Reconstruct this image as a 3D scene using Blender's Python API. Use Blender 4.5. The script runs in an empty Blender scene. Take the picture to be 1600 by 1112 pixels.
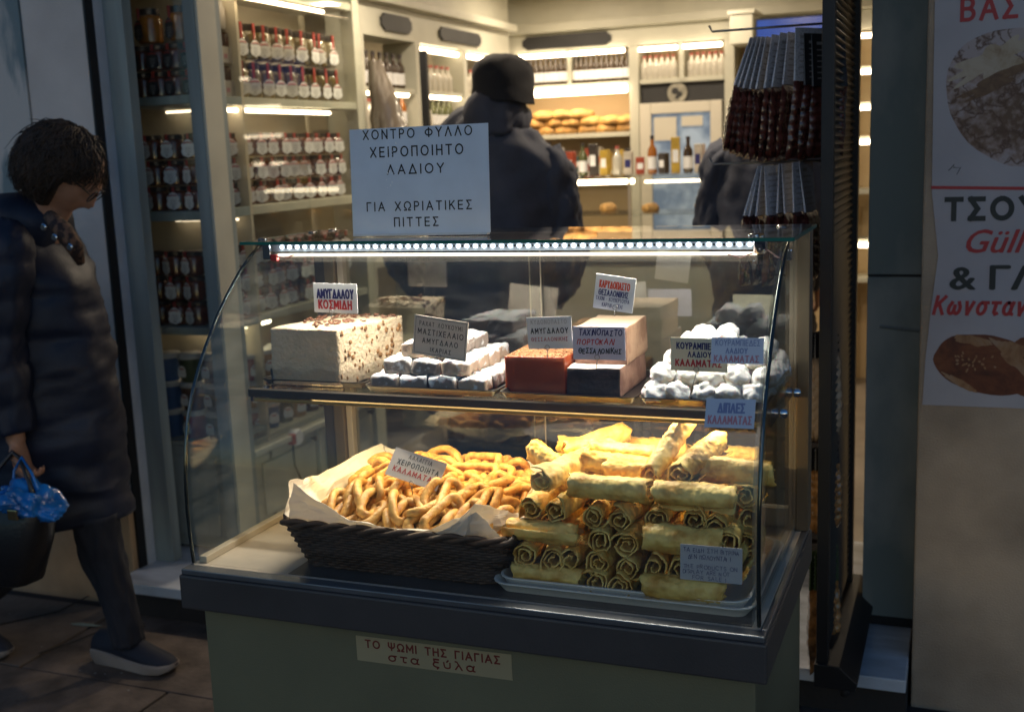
import bpy, bmesh, math, random
from math import sin, cos, pi, radians, sqrt
from mathutils import Vector, Matrix, noise, Euler
random.seed(11)
S = bpy.context.scene
COL = S.collection

# ------------------------------------------------------------------ camera, light, exposure
EYE = Vector((0.0, 0.0, 1.48))
RM = ((0.93104279, -0.02927296, 0.363734), (0.36291412, 0.17839018, -0.91458749), (-0.03811389, 0.98352429, 0.17671246))
FPX = 1789.286
cam = bpy.data.cameras.new('camera'); camo = bpy.data.objects.new('camera', cam); COL.objects.link(camo)
camo.matrix_world = Matrix.Translation(EYE) @ Matrix(RM).to_4x4()
cam.lens = 40.259; cam.sensor_width = 36; cam.clip_start = 0.05; cam.clip_end = 500
cam.dof.use_dof = True; cam.dof.focus_distance = 2.02; cam.dof.aperture_fstop = 4.5
S.camera = camo
S.render.engine = 'CYCLES'
S.cycles.use_denoising = True
S.cycles.max_bounces = 10; S.cycles.transparent_max_bounces = 24; S.cycles.diffuse_bounces = 4; S.cycles.glossy_bounces = 4
S.cycles.sample_clamp_indirect = 6; S.cycles.caustics_reflective = False; S.cycles.caustics_refractive = False
S.view_settings.view_transform = 'Standard'; S.view_settings.look = 'None'
S.view_settings.exposure = -0.04; S.view_settings.gamma = 1.0
W = bpy.data.worlds.new('World'); S.world = W; W.use_nodes = True
wn = W.node_tree.nodes; wl = W.node_tree.links
sky = wn.new('ShaderNodeTexSky'); sky.sky_type = 'NISHITA'; sky.sun_disc = False
sky.sun_elevation = radians(6.0); sky.ozone_density = 4.2; sky.dust_density = .3; sky.sun_rotation = radians(150)
wl.new(sky.outputs[0], wn['Background'].inputs[0]); wn['Background'].inputs[1].default_value = 0.135
street_fill = bpy.data.lights.new('street_fill', 'SUN'); street_fill.energy = 0.14; street_fill.angle = radians(20); street_fill.color = (1, .86, .72)  # weak warm lamp added from behind the camera as street glow
street_fillo = bpy.data.objects.new('street_fill', street_fill); COL.objects.link(street_fillo); street_fillo.rotation_euler = (radians(62), 0, radians(-12))

# ------------------------------------------------------------------ projection helpers (pixel of the survey -> point at a real distance)
def ray(px, py):
    c = ((px-800), -(py-556), -FPX)
    return Vector([sum(RM[i][j]*c[j] for j in range(3)) for i in range(3)])
def P(px, py, Y): v = ray(px, py); return EYE + v*(Y/v.y)
def PX(px, py, X): v = ray(px, py); return EYE + v*(X/v.x)
def PZ(px, py, Z): v = ray(px, py); return EYE + v*((Z-EYE.z)/v.z)

# ------------------------------------------------------------------ materials
MATS = {}
def mat(name, col, rough=.6, metal=0., var=0., vscale=6., bump=0., bscale=60., bdist=.004, emit=None, estr=0., trans=0., coat=0., spec=.5, sss=0., col2=None, lo=.35, hi=.65, stretch=None, detail=6., alpha=None):
    if name in MATS: return MATS[name]
    m = bpy.data.materials.new(name); m.use_nodes = True; MATS[name] = m
    n = m.node_tree.nodes; l = m.node_tree.links; b = n['Principled BSDF']
    b.inputs['Base Color'].default_value = (*col, 1); b.inputs['Roughness'].default_value = rough
    b.inputs['Metallic'].default_value = metal; b.inputs['Specular IOR Level'].default_value = spec
    b.inputs['Transmission Weight'].default_value = trans; b.inputs['Coat Weight'].default_value = coat
    if sss: b.inputs['Subsurface Weight'].default_value = sss; b.inputs['Subsurface Radius'].default_value = (.02, .01, .005); b.inputs['Subsurface Scale'].default_value = .5
    if emit: b.inputs['Emission Color'].default_value = (*emit, 1); b.inputs['Emission Strength'].default_value = estr
    tc = n.new('ShaderNodeTexCoord'); out = tc.outputs['Object']
    if stretch:
        mp = n.new('ShaderNodeMapping'); mp.inputs['Scale'].default_value = stretch; l.new(out, mp.inputs[0]); out = mp.outputs[0]
    if var or col2:
        t = n.new('ShaderNodeTexNoise'); t.inputs['Scale'].default_value = vscale; t.inputs['Detail'].default_value = detail; l.new(out, t.inputs[0])
        r = n.new('ShaderNodeMapRange'); r.inputs[1].default_value = lo; r.inputs[2].default_value = hi; l.new(t.outputs[0], r.inputs[0])
        x = n.new('ShaderNodeMix'); x.data_type = 'RGBA'; l.new(r.outputs[0], x.inputs[0])
        c2 = col2 if col2 else tuple(c*(1-var) for c in col); c1 = col if col2 else tuple(min(1, c*(1+var*.5)) for c in col)
        x.inputs[6].default_value = (*c1, 1); x.inputs[7].default_value = (*c2, 1); l.new(x.outputs[2], b.inputs['Base Color'])
    if bump:
        t = n.new('ShaderNodeTexNoise'); t.inputs['Scale'].default_value = bscale; t.inputs['Detail'].default_value = 4; l.new(out, t.inputs[0])
        q = n.new('ShaderNodeBump'); q.inputs['Strength'].default_value = bump; q.inputs['Distance'].default_value = bdist
        l.new(t.outputs[0], q.inputs['Height']); l.new(q.outputs[0], b.inputs['Normal'])
    return m
def glass(name, tint=(.97, .99, .98), refl=1.0, base=.0, rough=0.0):
    m = bpy.data.materials.new(name); m.use_nodes = True; n = m.node_tree.nodes; l = m.node_tree.links; n.clear()
    o = n.new('ShaderNodeOutputMaterial'); mx = n.new('ShaderNodeMixShader'); t = n.new('ShaderNodeBsdfTransparent'); g = n.new('ShaderNodeBsdfGlossy')
    t.inputs[0].default_value = (*tint, 1); g.inputs['Roughness'].default_value = rough
    lw_ = n.new('ShaderNodeLayerWeight'); lw_.inputs[0].default_value = .5
    pw = n.new('ShaderNodeMath'); pw.operation = 'POWER'; pw.inputs[1].default_value = 5; l.new(lw_.outputs['Facing'], pw.inputs[0])
    f = n.new('ShaderNodeMath'); f.operation = 'MULTIPLY_ADD'; f.inputs[1].default_value = .9; f.inputs[2].default_value = .035; l.new(pw.outputs[0], f.inputs[0])
    a = n.new('ShaderNodeMath'); a.operation = 'MULTIPLY_ADD'; a.inputs[1].default_value = refl; a.inputs[2].default_value = base; a.use_clamp = True
    # a thin film of dust and wiped smears catches a little light
    d = n.new('ShaderNodeBsdfDiffuse'); d.inputs[0].default_value = (.7, .7, .7, 1); m2 = n.new('ShaderNodeMixShader')
    tc = n.new('ShaderNodeTexCoord'); ns = n.new('ShaderNodeTexNoise'); ns.inputs['Scale'].default_value = 9; ns.inputs['Detail'].default_value = 8
    mp = n.new('ShaderNodeMapping'); mp.inputs['Scale'].default_value = (1, 1, 5); l.new(tc.outputs['Object'], mp.inputs[0]); l.new(mp.outputs[0], ns.inputs[0])
    r = n.new('ShaderNodeMapRange'); r.inputs[1].default_value = .45; r.inputs[2].default_value = .8; r.inputs[3].default_value = .004; r.inputs[4].default_value = .03; l.new(ns.outputs[0], r.inputs[0])
    l.new(f.outputs[0], a.inputs[0]); l.new(a.outputs[0], mx.inputs[0]); l.new(t.outputs[0], mx.inputs[1]); l.new(g.outputs[0], mx.inputs[2])
    l.new(r.outputs[0], m2.inputs[0]); l.new(mx.outputs[0], m2.inputs[1]); l.new(d.outputs[0], m2.inputs[2]); l.new(m2.outputs[0], o.inputs[0])
    MATS[name] = m; return m
def lum(name, col, s): return mat(name, (.8, .8, .8), emit=col, estr=s)
def powdered(name, under, sugar=(.82, .82, .84), nz=.15, scale=40.):
    m = bpy.data.materials.new(name); m.use_nodes = True; n = m.node_tree.nodes; l = m.node_tree.links; b = n['Principled BSDF']; MATS[name] = m
    b.inputs['Roughness'].default_value = .9; b.inputs['Subsurface Weight'].default_value = .1; b.inputs['Subsurface Scale'].default_value = .01
    tc = n.new('ShaderNodeTexCoord'); t = n.new('ShaderNodeTexNoise'); t.inputs['Scale'].default_value = scale; t.inputs['Detail'].default_value = 7
    l.new(tc.outputs['Object'], t.inputs[0]); g = n.new('ShaderNodeNewGeometry'); s = n.new('ShaderNodeSeparateXYZ'); l.new(g.outputs['Normal'], s.inputs[0])
    a = n.new('ShaderNodeMath'); a.operation = 'MULTIPLY_ADD'; a.inputs[1].default_value = .55; l.new(s.outputs[2], a.inputs[0]); l.new(t.outputs[0], a.inputs[2])
    r = n.new('ShaderNodeMapRange'); r.inputs[1].default_value = .42+nz; r.inputs[2].default_value = .62+nz; l.new(a.outputs[0], r.inputs[0])
    x = n.new('ShaderNodeMix'); x.data_type = 'RGBA'; x.inputs[6].default_value = (*under, 1); x.inputs[7].default_value = (*sugar, 1); l.new(r.outputs[0], x.inputs[0]); l.new(x.outputs[2], b.inputs['Base Color'])
    q = n.new('ShaderNodeBump'); q.inputs['Strength'].default_value = .6; q.inputs['Distance'].default_value = .002
    t2 = n.new('ShaderNodeTexNoise'); t2.inputs['Scale'].default_value = 260; l.new(tc.outputs['Object'], t2.inputs[0]); l.new(t2.outputs[0], q.inputs['Height']); l.new(q.outputs[0], b.inputs['Normal'])
    return m

G_CASE = glass('case glass'); G_BACK = glass('back glass', (.9, .92, .9), 1.5, .07); G_CAB = glass('cabinet glass', (.95, .96, .94), 1.0, .0)
M_EDGE = mat('glass edge', (.02, .16, .13), .15, spec=.8)
M_GREEN = mat('case green laminate', (.17, .165, .10), .5, var=.15, vscale=3, bump=.15, bscale=300)
M_BLACKTRIM = mat('case dark trim', (.06, .055, .055), .42, var=.15, bump=.1, bscale=250)
M_RAIL = mat('grey anodised rail', (.2, .21, .23), .35, .7, var=.2, vscale=9)
M_BRONZE = mat('bronze anodised frame', (.20, .16, .11), .38, .55, var=.2, vscale=8, stretch=(1, 1, .1))
M_BEIGE = mat('pale anodised frame', (.5, .44, .35), .4, .3, var=.1)
M_BED = mat('case floor board', (.52, .46, .38), .5, var=.12, vscale=14, bump=.1, bscale=200)
M_CHROME = mat('chrome', (.7, .7, .72), .12, 1.)
M_STEEL = mat('thin wire', (.25, .25, .25), .3, 1.)
M_WOOD = mat('grey green paint', (.30, .32, .25), .5, var=.12, vscale=4, stretch=(1, 1, .3), bump=.1, bscale=80)
M_TEAL = mat('blue grey painted timber', (.27, .32, .32), .55, var=.3, vscale=3, stretch=(4, 4, .4), bump=.2, bscale=60)
M_JAMB = mat('pale blue jamb', (.5, .54, .6), .6, var=.15)
M_CREAM = mat('cream joinery', (.52, .51, .42), .5, var=.08)
M_CREAMW = mat('cream wall', (.62, .55, .42), .7, var=.06)
M_DARK = mat('dark slate plaque', (.03, .03, .032), .6, var=.2)
M_WALL = mat('weathered stucco', (.42, .33, .24), .9, var=.3, vscale=3.5, bump=.7, bscale=220)
M_PLINTH = mat('ochre plinth stucco', (.45, .30, .17), .9, var=.3, vscale=4, bump=.4, bscale=120)
M_WALLL = mat('pale weathered stucco', (.68, .62, .58), .9, var=.16, vscale=2.5, bump=.35, bscale=160)
M_PEEL = mat('peeling pilaster paint', (.58, .55, .52), .85, col2=(.20, .26, .28), vscale=2.2, lo=.49, hi=.54, stretch=(2.2, 1, .55), bump=.4, bscale=70, detail=9)
M_PANEL = mat('scuffed blue green sheet', (.21, .26, .25), .55, col2=(.44, .45, .42), vscale=2.6, lo=.45, hi=.68, stretch=(1.6, 1, .8), bump=.12, bscale=20, detail=9)
M_BLACK = mat('black metal', (.016, .017, .02), .45, .3, var=.2)
M_RUBBER = mat('black rubber', (.015, .015, .015), .7)
M_MARBLE = mat('pale marble', (.58, .62, .68), .35, var=.3, vscale=5, stretch=(1, 3, 1), bump=.1)
M_SLAB = mat('dark paving stone', (.13, .10, .08), .75, var=.45, vscale=9, bump=.6, bscale=60, bdist=.006, detail=9)
M_SLAB2 = mat('dark paving stone warm', (.16, .12, .09), .75, var=.4, vscale=7, bump=.6, bscale=50, bdist=.006, detail=9)
M_JOINT = mat('paving joint dirt', (.035, .03, .027), .95, bump=.5)
M_PAPER = mat('white card', (.74, .74, .76), .35, var=.03, spec=.5)
M_PAPERB = mat('laminated white sheet', (.70, .76, .86), .22, var=.06, vscale=12, coat=.4)
M_PAPERP = mat('pale pink card', (.66, .58, .5), .4, var=.05)
M_INKN = mat('navy ink', (.015, .015, .12), .5); M_INKR = mat('red ink', (.45, .02, .02), .5); M_INKO = mat('orange red ink', (.7, .07, .02), .5)
M_INKK = mat('black ink', (.012, .012, .014), .5); M_INKB = mat('faded blue ink', (.16, .22, .42), .5); M_INKF = mat('faded red ink', (.48, .2, .25), .5); M_INKG = mat('grey ink', (.35, .35, .36), .5)
M_TRAY = mat('dark tray metal', (.05, .04, .032), .35, .6, var=.3)
M_WTRAY = mat('white plastic tray', (.86, .84, .80), .3, var=.05)
M_PEACH = mat('bread', (.6, .33, .1), .6, var=.5, vscale=18, bump=.3)

# ------------------------------------------------------------------ object helpers
def tag(o, label=None, cat=None, group=None, kind=None):
    if label: o['label'] = label
    if cat: o['category'] = cat
    if group: o['group'] = group
    if kind: o['kind'] = kind
    return o
def empty(name, loc=(0, 0, 0), rz=0, label=None, cat=None, group=None, kind=None, parent=None):
    o = bpy.data.objects.new(name, None); COL.objects.link(o); o.location = loc; o.rotation_euler = (0, 0, rz); o.empty_display_size = .05
    if parent: o.parent = parent
    return tag(o, label, cat, group, kind)
class MB:
    def __init__(s): s.v = []; s.f = []; s.mi = []
    def add(s, v, f, M=None, mi=0):
        k = len(s.v)
        s.v += [(M @ Vector(p)) if M else Vector(p) for p in v]; s.f += [tuple(i+k for i in q) for q in f]; s.mi += [mi]*len(f); return s
    def box(s, a, b, M=None, mi=0):
        (x0, y0, z0), (x1, y1, z1) = a, b
        x0, x1 = sorted((x0, x1)); y0, y1 = sorted((y0, y1)); z0, z1 = sorted((z0, z1))
        return s.add([(x0, y0, z0), (x1, y0, z0), (x1, y1, z0), (x0, y1, z0), (x0, y0, z1), (x1, y0, z1), (x1, y1, z1), (x0, y1, z1)],
                     [(0, 3, 2, 1), (4, 5, 6, 7), (0, 1, 5, 4), (1, 2, 6, 5), (2, 3, 7, 6), (3, 0, 4, 7)], M, mi)
    def tube(s, pts, r, n=8, closed=False, cap=True, M=None, flat=None, mi=0):
        pts = [Vector(p) for p in pts]; N = len(pts); rr = r if isinstance(r, (list, tuple)) else [r]*N
        vs = []; up = None
        for i, p in enumerate(pts):
            a = pts[(i-1) % N] if (closed or i > 0) else p; b = pts[(i+1) % N] if (closed or i < N-1) else p
            t = (b-a).normalized() if (b-a).length > 1e-9 else Vector((0, 0, 1))
            if up is None: up = t.orthogonal().normalized()
            up = (up - t*up.dot(t)); up = up.normalized() if up.length > 1e-6 else t.orthogonal().normalized()
            w = t.cross(up)
            for j in range(n):
                a_ = 2*pi*j/n; vs.append(p + up*(rr[i]*cos(a_)) + w*(rr[i]*sin(a_)*(flat or 1)))
        fs = []
        for i in range(N if closed else N-1):
            for j in range(n):
                a0 = i*n+j; a1 = i*n+(j+1) % n; b0 = ((i+1) % N)*n+j; b1 = ((i+1) % N)*n+(j+1) % n
                fs.append((a0, a1, b1, b0))
        if cap and not closed: fs.append(tuple(range(n))[::-1]); fs.append(tuple((N-1)*n+j for j in range(n)))
        return s.add(vs, fs, M, mi)
    def lathe(s, prof, n=16, M=None, mi=0):
        vs = []; fs = []
        for r, z in prof:
            for j in range(n): vs.append((r*cos(2*pi*j/n), r*sin(2*pi*j/n), z))
        for i in range(len(prof)-1):
            for j in range(n): fs.append((i*n+j, i*n+(j+1) % n, (i+1)*n+(j+1) % n, (i+1)*n+j))
        fs.append(tuple(range(n))[::-1]); fs.append(tuple((len(prof)-1)*n+j for j in range(n)))
        return s.add(vs, fs, M, mi)
    def prism(s, pts, d, M=None, mi=0):      # polygon pts (3D, planar), extruded by vector d
        pts = [Vector(p) for p in pts]; d = Vector(d); n = len(pts)
        return s.add(pts+[p+d for p in pts], [tuple(range(n))[::-1], tuple(range(n, 2*n))]+[(i, (i+1) % n, n+(i+1) % n, n+i) for i in range(n)], M, mi)
    def loft(s, rings, cap=True, M=None, closed=True, mi=0):
        n = len(rings[0]); vs = [p for r in rings for p in r]; fs = []
        for i in range(len(rings)-1):
            for j in range(n if closed else n-1): fs.append((i*n+j, i*n+(j+1) % n, (i+1)*n+(j+1) % n, (i+1)*n+j))
        if cap and closed: fs.append(tuple(range(n))[::-1]); fs.append(tuple((len(rings)-1)*n+j for j in range(n)))
        return s.add(vs, fs, M, mi)
    def mesh(s, name, ms, smooth=False, bevel=0):
        me = bpy.data.meshes.new(name); me.from_pydata([tuple(p) for p in s.v], [], s.f)
        for m in (ms if isinstance(ms, (list, tuple)) else [ms]): me.materials.append(m)
        me.polygons.foreach_set('material_index', s.mi)
        bm = bmesh.new(); bm.from_mesh(me); bmesh.ops.recalc_face_normals(bm, faces=bm.faces)
        if bevel: bmesh.ops.bevel(bm, geom=bm.edges[:], offset=bevel, segments=2, affect='EDGES', profile=.6)
        bm.to_mesh(me); bm.free()
        if smooth:
            me.polygons.foreach_set('use_smooth', [True]*len(me.polygons))
            if smooth != 'all': me.set_sharp_from_angle(angle=radians(40))
        me.update(); return me
    def build(s, name, ms, parent=None, smooth=False, bevel=0, loc=None):
        o = bpy.data.objects.new(name, s.mesh(name, ms, smooth, bevel)); COL.objects.link(o)
        if parent: o.parent = parent
        if loc is not None: o.location = loc
        return o
def B(name, a, b, m, parent=None, bevel=0): return MB().box(a, b).build(name, m, parent, bevel=bevel)
def link_mesh(name, me, parent=None, M=None):
    o = bpy.data.objects.new(name, me); COL.objects.link(o)
    if parent: o.parent = parent
    if M is not None: o.matrix_local = M
    return o
def copy_tree(o, parent=None):
    c = o.copy(); COL.objects.link(c)
    if parent: c.parent = parent; c.matrix_local = o.matrix_local
    for ch in list(o.children): copy_tree(ch, c)
    return c
def tri_soup_noise(me, amp, scale, seed=0):
    for v in me.vertices:
        d = noise.noise_vector(v.co*scale + Vector((seed*7.3, seed*1.7, 0))); v.co += d*amp
def lumpy(name, dims, m, r=.003, amp=.0012, sc=40, seed=0, sub=6, mats=None):
    """rounded, slightly uneven solid block sitting on z=0"""
    bm = bmesh.new(); bmesh.ops.create_cube(bm, size=1)
    bmesh.ops.scale(bm, vec=dims, verts=bm.verts)
    bmesh.ops.bevel(bm, geom=bm.edges[:], offset=r, segments=2, affect='EDGES', profile=.7)
    long = [e for e in bm.edges if e.calc_length() > r*2.2]
    bmesh.ops.subdivide_edges(bm, edges=long, cuts=sub, use_grid_fill=True)
    for v in bm.verts:
        v.co += noise.noise_vector(v.co*sc+Vector((seed*3.1, seed, 0)))*amp; v.co.z += dims[2]/2
    me = bpy.data.meshes.new(name); bm.to_mesh(me); bm.free()
    me.materials.append(m); me.polygons.foreach_set('use_smooth', [True]*len(me.polygons)); return me

_tc = {}
def text_mesh(s, bold=0., shear=0.):
    k = (s, bold, shear)
    if k in _tc: return _tc[k]
    c = bpy.data.curves.new('t', 'FONT'); c.body = s.lstrip('~'); c.space_character = 1.3 if s[0] == '~' else 1.0; c.resolution_u = 3; c.shear = shear; c.align_x = 'LEFT'
    o = bpy.data.objects.new('t', c); COL.objects.link(o); bpy.context.view_layer.update()
    me = bpy.data.meshes.new_from_object(o.evaluated_get(bpy.context.evaluated_depsgraph_get()))
    bpy.data.objects.remove(o); bpy.data.curves.remove(c)
    xs = [v.co.x for v in me.vertices]; ys = [v.co.y for v in me.vertices]
    _tc[k] = (me, min(xs), max(xs), min(ys), max(ys)); return _tc[k]
def _arc(cx, cy, rx, ry, a0, a1, n=14): return [(cx+rx*cos(radians(a0+(a1-a0)*i/n)), cy+ry*sin(radians(a0+(a1-a0)*i/n))) for i in range(n+1)]
_O = _arc(.4, .5, .4, .5, 90, 450, 28)
GL = {'A': (.72, [[(0, 0), (.36, 1), (.72, 0)], [(.13, .33), (.59, .33)]]), 'B': (.56, [[(0, 0), (0, 1), (.27, 1)]+_arc(.27, .76, .24, .24, 90, -90)+[(0, .52)], [(.27, .52)]+_arc(.29, .26, .27, .26, 90, -90)+[(0, 0)]]),
 'Γ': (.48, [[(0, 0), (0, 1), (.48, 1)]]), 'Δ': (.74, [[(0, 0), (.37, 1), (.74, 0), (0, 0), (.05, .13)]]), 'E': (.5, [[(.5, 1), (0, 1), (0, 0), (.5, 0)], [(0, .52), (.45, .52)]]), 'Z': (.56, [[(0, 1), (.56, 1), (0, 0), (.56, 0)]]),
 'H': (.6, [[(0, 0), (0, 1)], [(.6, 0), (.6, 1)], [(0, .52), (.6, .52)]]), 'Θ': (.8, [_O, [(.2, .5), (.6, .5)]]), 'I': (.02, [[(.01, 0), (.01, 1)]]), 'K': (.58, [[(0, 0), (0, 1)], [(.55, 1), (.06, .45)], [(.2, .6), (.58, 0)]]),
 'Λ': (.7, [[(0, 0), (.35, 1), (.7, 0)]]), 'M': (.76, [[(0, 0), (0, 1), (.38, .3), (.76, 1), (.76, 0)]]), 'N': (.62, [[(0, 0), (0, 1), (.62, 0), (.62, 1)]]), 'O': (.8, [_O]), 'Π': (.6, [[(0, 0), (0, 1), (.6, 1), (.6, 0)]]),
 'P': (.52, [[(0, 0), (0, 1), (.26, 1)]+_arc(.27, .73, .25, .27, 90, -90)+[(0, .46)]]), 'Σ': (.56, [[(.54, 1), (.02, 1), (.32, .5), (.02, 0), (.56, 0)]]), 'T': (.6, [[(0, 1), (.6, 1)], [(.3, 0), (.3, 1)]]), 'Y': (.64, [[(0, 1), (.32, .48), (.32, 0)], [(.64, 1), (.32, .48)]]),
 'Φ': (.84, [_arc(.42, .5, .42, .34, 90, 450, 28), [(.42, 0), (.42, 1)]]), 'X': (.62, [[(0, 0), (.62, 1)], [(0, 1), (.62, 0)]]), 'Ψ': (.76, [[(0, 1), (0, .62)]+_arc(.38, .6, .38, .3, 180, 360)+[(.76, 1)], [(.38, 0), (.38, 1)]]),
 'Ω': (.8, [[(.02, 0), (.26, 0), (.26, .1)]+_arc(.4, .57, .39, .43, 242, -62, 24)+[(.54, .1), (.54, 0), (.78, 0)]]), 'D': (.62, [[(0, 0), (0, 1), (.24, 1)]+_arc(.24, .5, .38, .5, 90, -90)+[(0, 0)]]), 'R': (.56, [[(0, 0), (0, 1), (.27, 1)]+_arc(.28, .74, .25, .26, 90, -90)+[(0, .48)], [(.26, .48), (.56, 0)]]),
 'U': (.6, [[(0, 1), (0, .3)]+_arc(.3, .3, .3, .3, 180, 360)+[(.6, 1)]]), 'C': (.66, [_arc(.4, .5, .4, .5, 48, 312, 20)]), 'S': (.5, [_arc(.25, .75, .23, .25, 30, 265, 12)+_arc(.25, .26, .25, .26, 88, -150, 12)]), 'L': (.48, [[(0, 1), (0, 0), (.48, 0)]]), 'F': (.5, [[(0, 0), (0, 1), (.5, 1)], [(0, .52), (.44, .52)]]),
 '-': (.3, [[(0, .42), (.3, .42)]]), '!': (.04, [[(.02, .28), (.02, 1)], [(.02, 0), (.02, .1)]]), ' ': (.42, [])}
_o = lambda cx, rx=.26: _arc(cx, .34, rx, .34, 90, 450, 22)
GL.update({'ω': (.78, [[(.14, .66)]+_arc(.2, .3, .2, .3, 125, 330, 12)+[(.39, .5)]+[(.39, .14)]+_arc(.58, .3, .2, .3, 210, 415, 12)+[(.64, .66)]]), 'ν': (.46, [[(0, .68), (.2, 0), (.46, .68)]]), 'σ': (.58, [_o(.26), [(.26, .68), (.6, .68)]]), 'τ': (.44, [[(0, .68), (.46, .68)], [(.22, .68), (.2, .12), (.3, .01), (.4, .05)]]),
 'α': (.56, [_o(.25, .25), [(.56, .68), (.47, .3), (.5, .04), (.6, .02)]]), 'ξ': (.44, [[(.05, 1), (.42, 1)], [(.4, .96)]+_arc(.24, .80, .18, .17, 100, 250, 8)+[(.38, .62)], [(.36, .6)]+_arc(.22, .3, .22, .3, 100, 260, 10)+[(.4, -.04), (.3, -.22)]]), 'ύ': (.5, [[(0, .68), (.04, .2)]+_arc(.26, .22, .22, .22, 190, 350, 10)+[(.48, .68)], [(.24, .82), (.34, 1)]]), 'λ': (.5, [[(.02, 1), (.14, .96), (.5, 0)], [(.27, .62), (.02, 0)]])})
_LAT = dict(zip('ΑΒΕΖΗΙΚΜΝΟΡΤΥΧ', 'ABEZHIKMNOPTYX'))
def stroke_text(mb, s, x0, x1, y0, y1, wt, M, z, wob, sh=0):
    """sans capitals drawn as flat ribbons; x0..x1, y0..y1 in metres (y0 top)"""
    sp = .5 if s[0] == '~' else .26+wt*.75; s = s.lstrip('~'); ch = [GL[_LAT.get(c, c)] for c in s]; tot = sum(c[0] for c in ch)+sp*(len(ch)-1)
    h = (y0-y1); t = h*wt; x1 -= t/2; x0 += t/2; y0 -= t/2; y1 += t/2; h = y0-y1; k = (x1-x0)/tot; cx = x0; zi = 0; rnd = random.Random(len(s))
    for w_, lines in ch:
        dx, dy = (rnd.uniform(-1, 1)*wob*1.5, rnd.uniform(-1, 1)*wob*1.5) if wob else (0, 0); sc_ = 1+(rnd.uniform(-.12, .12) if wob else 0)
        for ln in lines:
            pts = []
            for px_, py_ in ln:
                p = V2(cx+px_*k*sc_+dx+sh*py_*h, y1+py_*h*sc_+dy)
                if wob: p = p+V2(noise.noise(Vector((p.x*170, p.y*170, 1))), noise.noise(Vector((p.x*170, p.y*170, 9))))*wob*.6
                if not pts or (p-pts[-1]).length > 1e-7: pts.append(p)
            n = len(pts)
            for i in range(n-1):
                a, b = pts[i], pts[i+1]; d = (b-a).normalized(); m = V2(-d.y, d.x)*(t/2); zi += 1; zz = z+(zi % 7)*.00002
                def ext(o, q):      # how far a stroke runs on past a corner
                    if o is None: return 0
                    c_ = max(-1, min(1, d.dot(o))); return min(t*.5, t*.5*math.tan(math.acos(c_)/2)) if c_ > -.9 else t*.3
                ea = ext((a-pts[i-1]).normalized() if i else None, 0); eb = ext((pts[i+2]-b).normalized() if i < n-2 else None, 1)
                if i == 0: ea = t*.5
                if i == n-2: eb = t*.5
                mb.add([Vector((v.x, v.y, zz)) for v in (a-d*ea+m, a-d*ea-m, b+d*eb-m, b+d*eb+m)], [(0, 1, 2, 3)], M)
        cx += (w_+sp)*k
from mathutils import Vector as _V
V2 = lambda x, y: _V((x, y))
def lettering(lines, M, w, h, parent, thick=.0004, name='lettering', wob=0.):
    """lines: (string, u0, u1, v_top, v_bottom, material, bold, shear) in the card's unit square; M: card frame (x right, y up, z out)"""
    groups = {}
    for t in lines:
        s, u0, u1, v0, v1, m = t[:6]; bold = t[6] if len(t) > 6 else 0; sh = t[7] if len(t) > 7 else 0
        if all(_LAT.get(ch_, ch_) in GL for ch_ in s.lstrip('~')):
            stroke_text(groups.setdefault(m.name, (MB(), m))[0], s, u0*w, u1*w, -v0*h, -v1*h, .105+bold*2.6, M, thick, wob, sh); continue
        me, a, b, c, d = text_mesh(s, 0, sh); mb = groups.setdefault(m.name, (MB(), m))[0]
        kx = (u1-u0)*w/(b-a); ky = (v1-v0)*h/(d-c)
        for q_, (ox, oy) in enumerate(((0, 0), (1, 0), (-1, 0), (0, 1), (0, -1)) if bold else ((0, 0),)):
            vs = []; off = bold*.75
            for i, v in enumerate(me.vertices):
                x = u0*w+(v.co.x-a+ox*off)*kx; y = -v1*h+(v.co.y-c+oy*off*.6)*ky
                if wob: y += wob*noise.noise(Vector((x*90, s.__len__(), 0))); x += wob*noise.noise(Vector((x*140, y*140, 3)))
                vs.append(Vector((x, y, thick+q_*.00003)))
            mb.add(vs, [tuple(p.vertices) for p in me.polygons], M)
    for mb, m in groups.values():
        me = bpy.data.meshes.new(name); me.from_pydata([tuple(p) for p in mb.v], [], mb.f); me.materials.append(m)
        o = bpy.data.objects.new(name, me); COL.objects.link(o); o.parent = parent
def frame_from(TL, TR, BL):
    x = (TR-TL); w = x.length; x.normalize(); y = (TL-BL); h = y.length; z = x.cross(y).normalized(); y = z.cross(x)
    M = Matrix((x, y, z)).transposed().to_4x4(); M.translation = TL; return M, w, h
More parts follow.
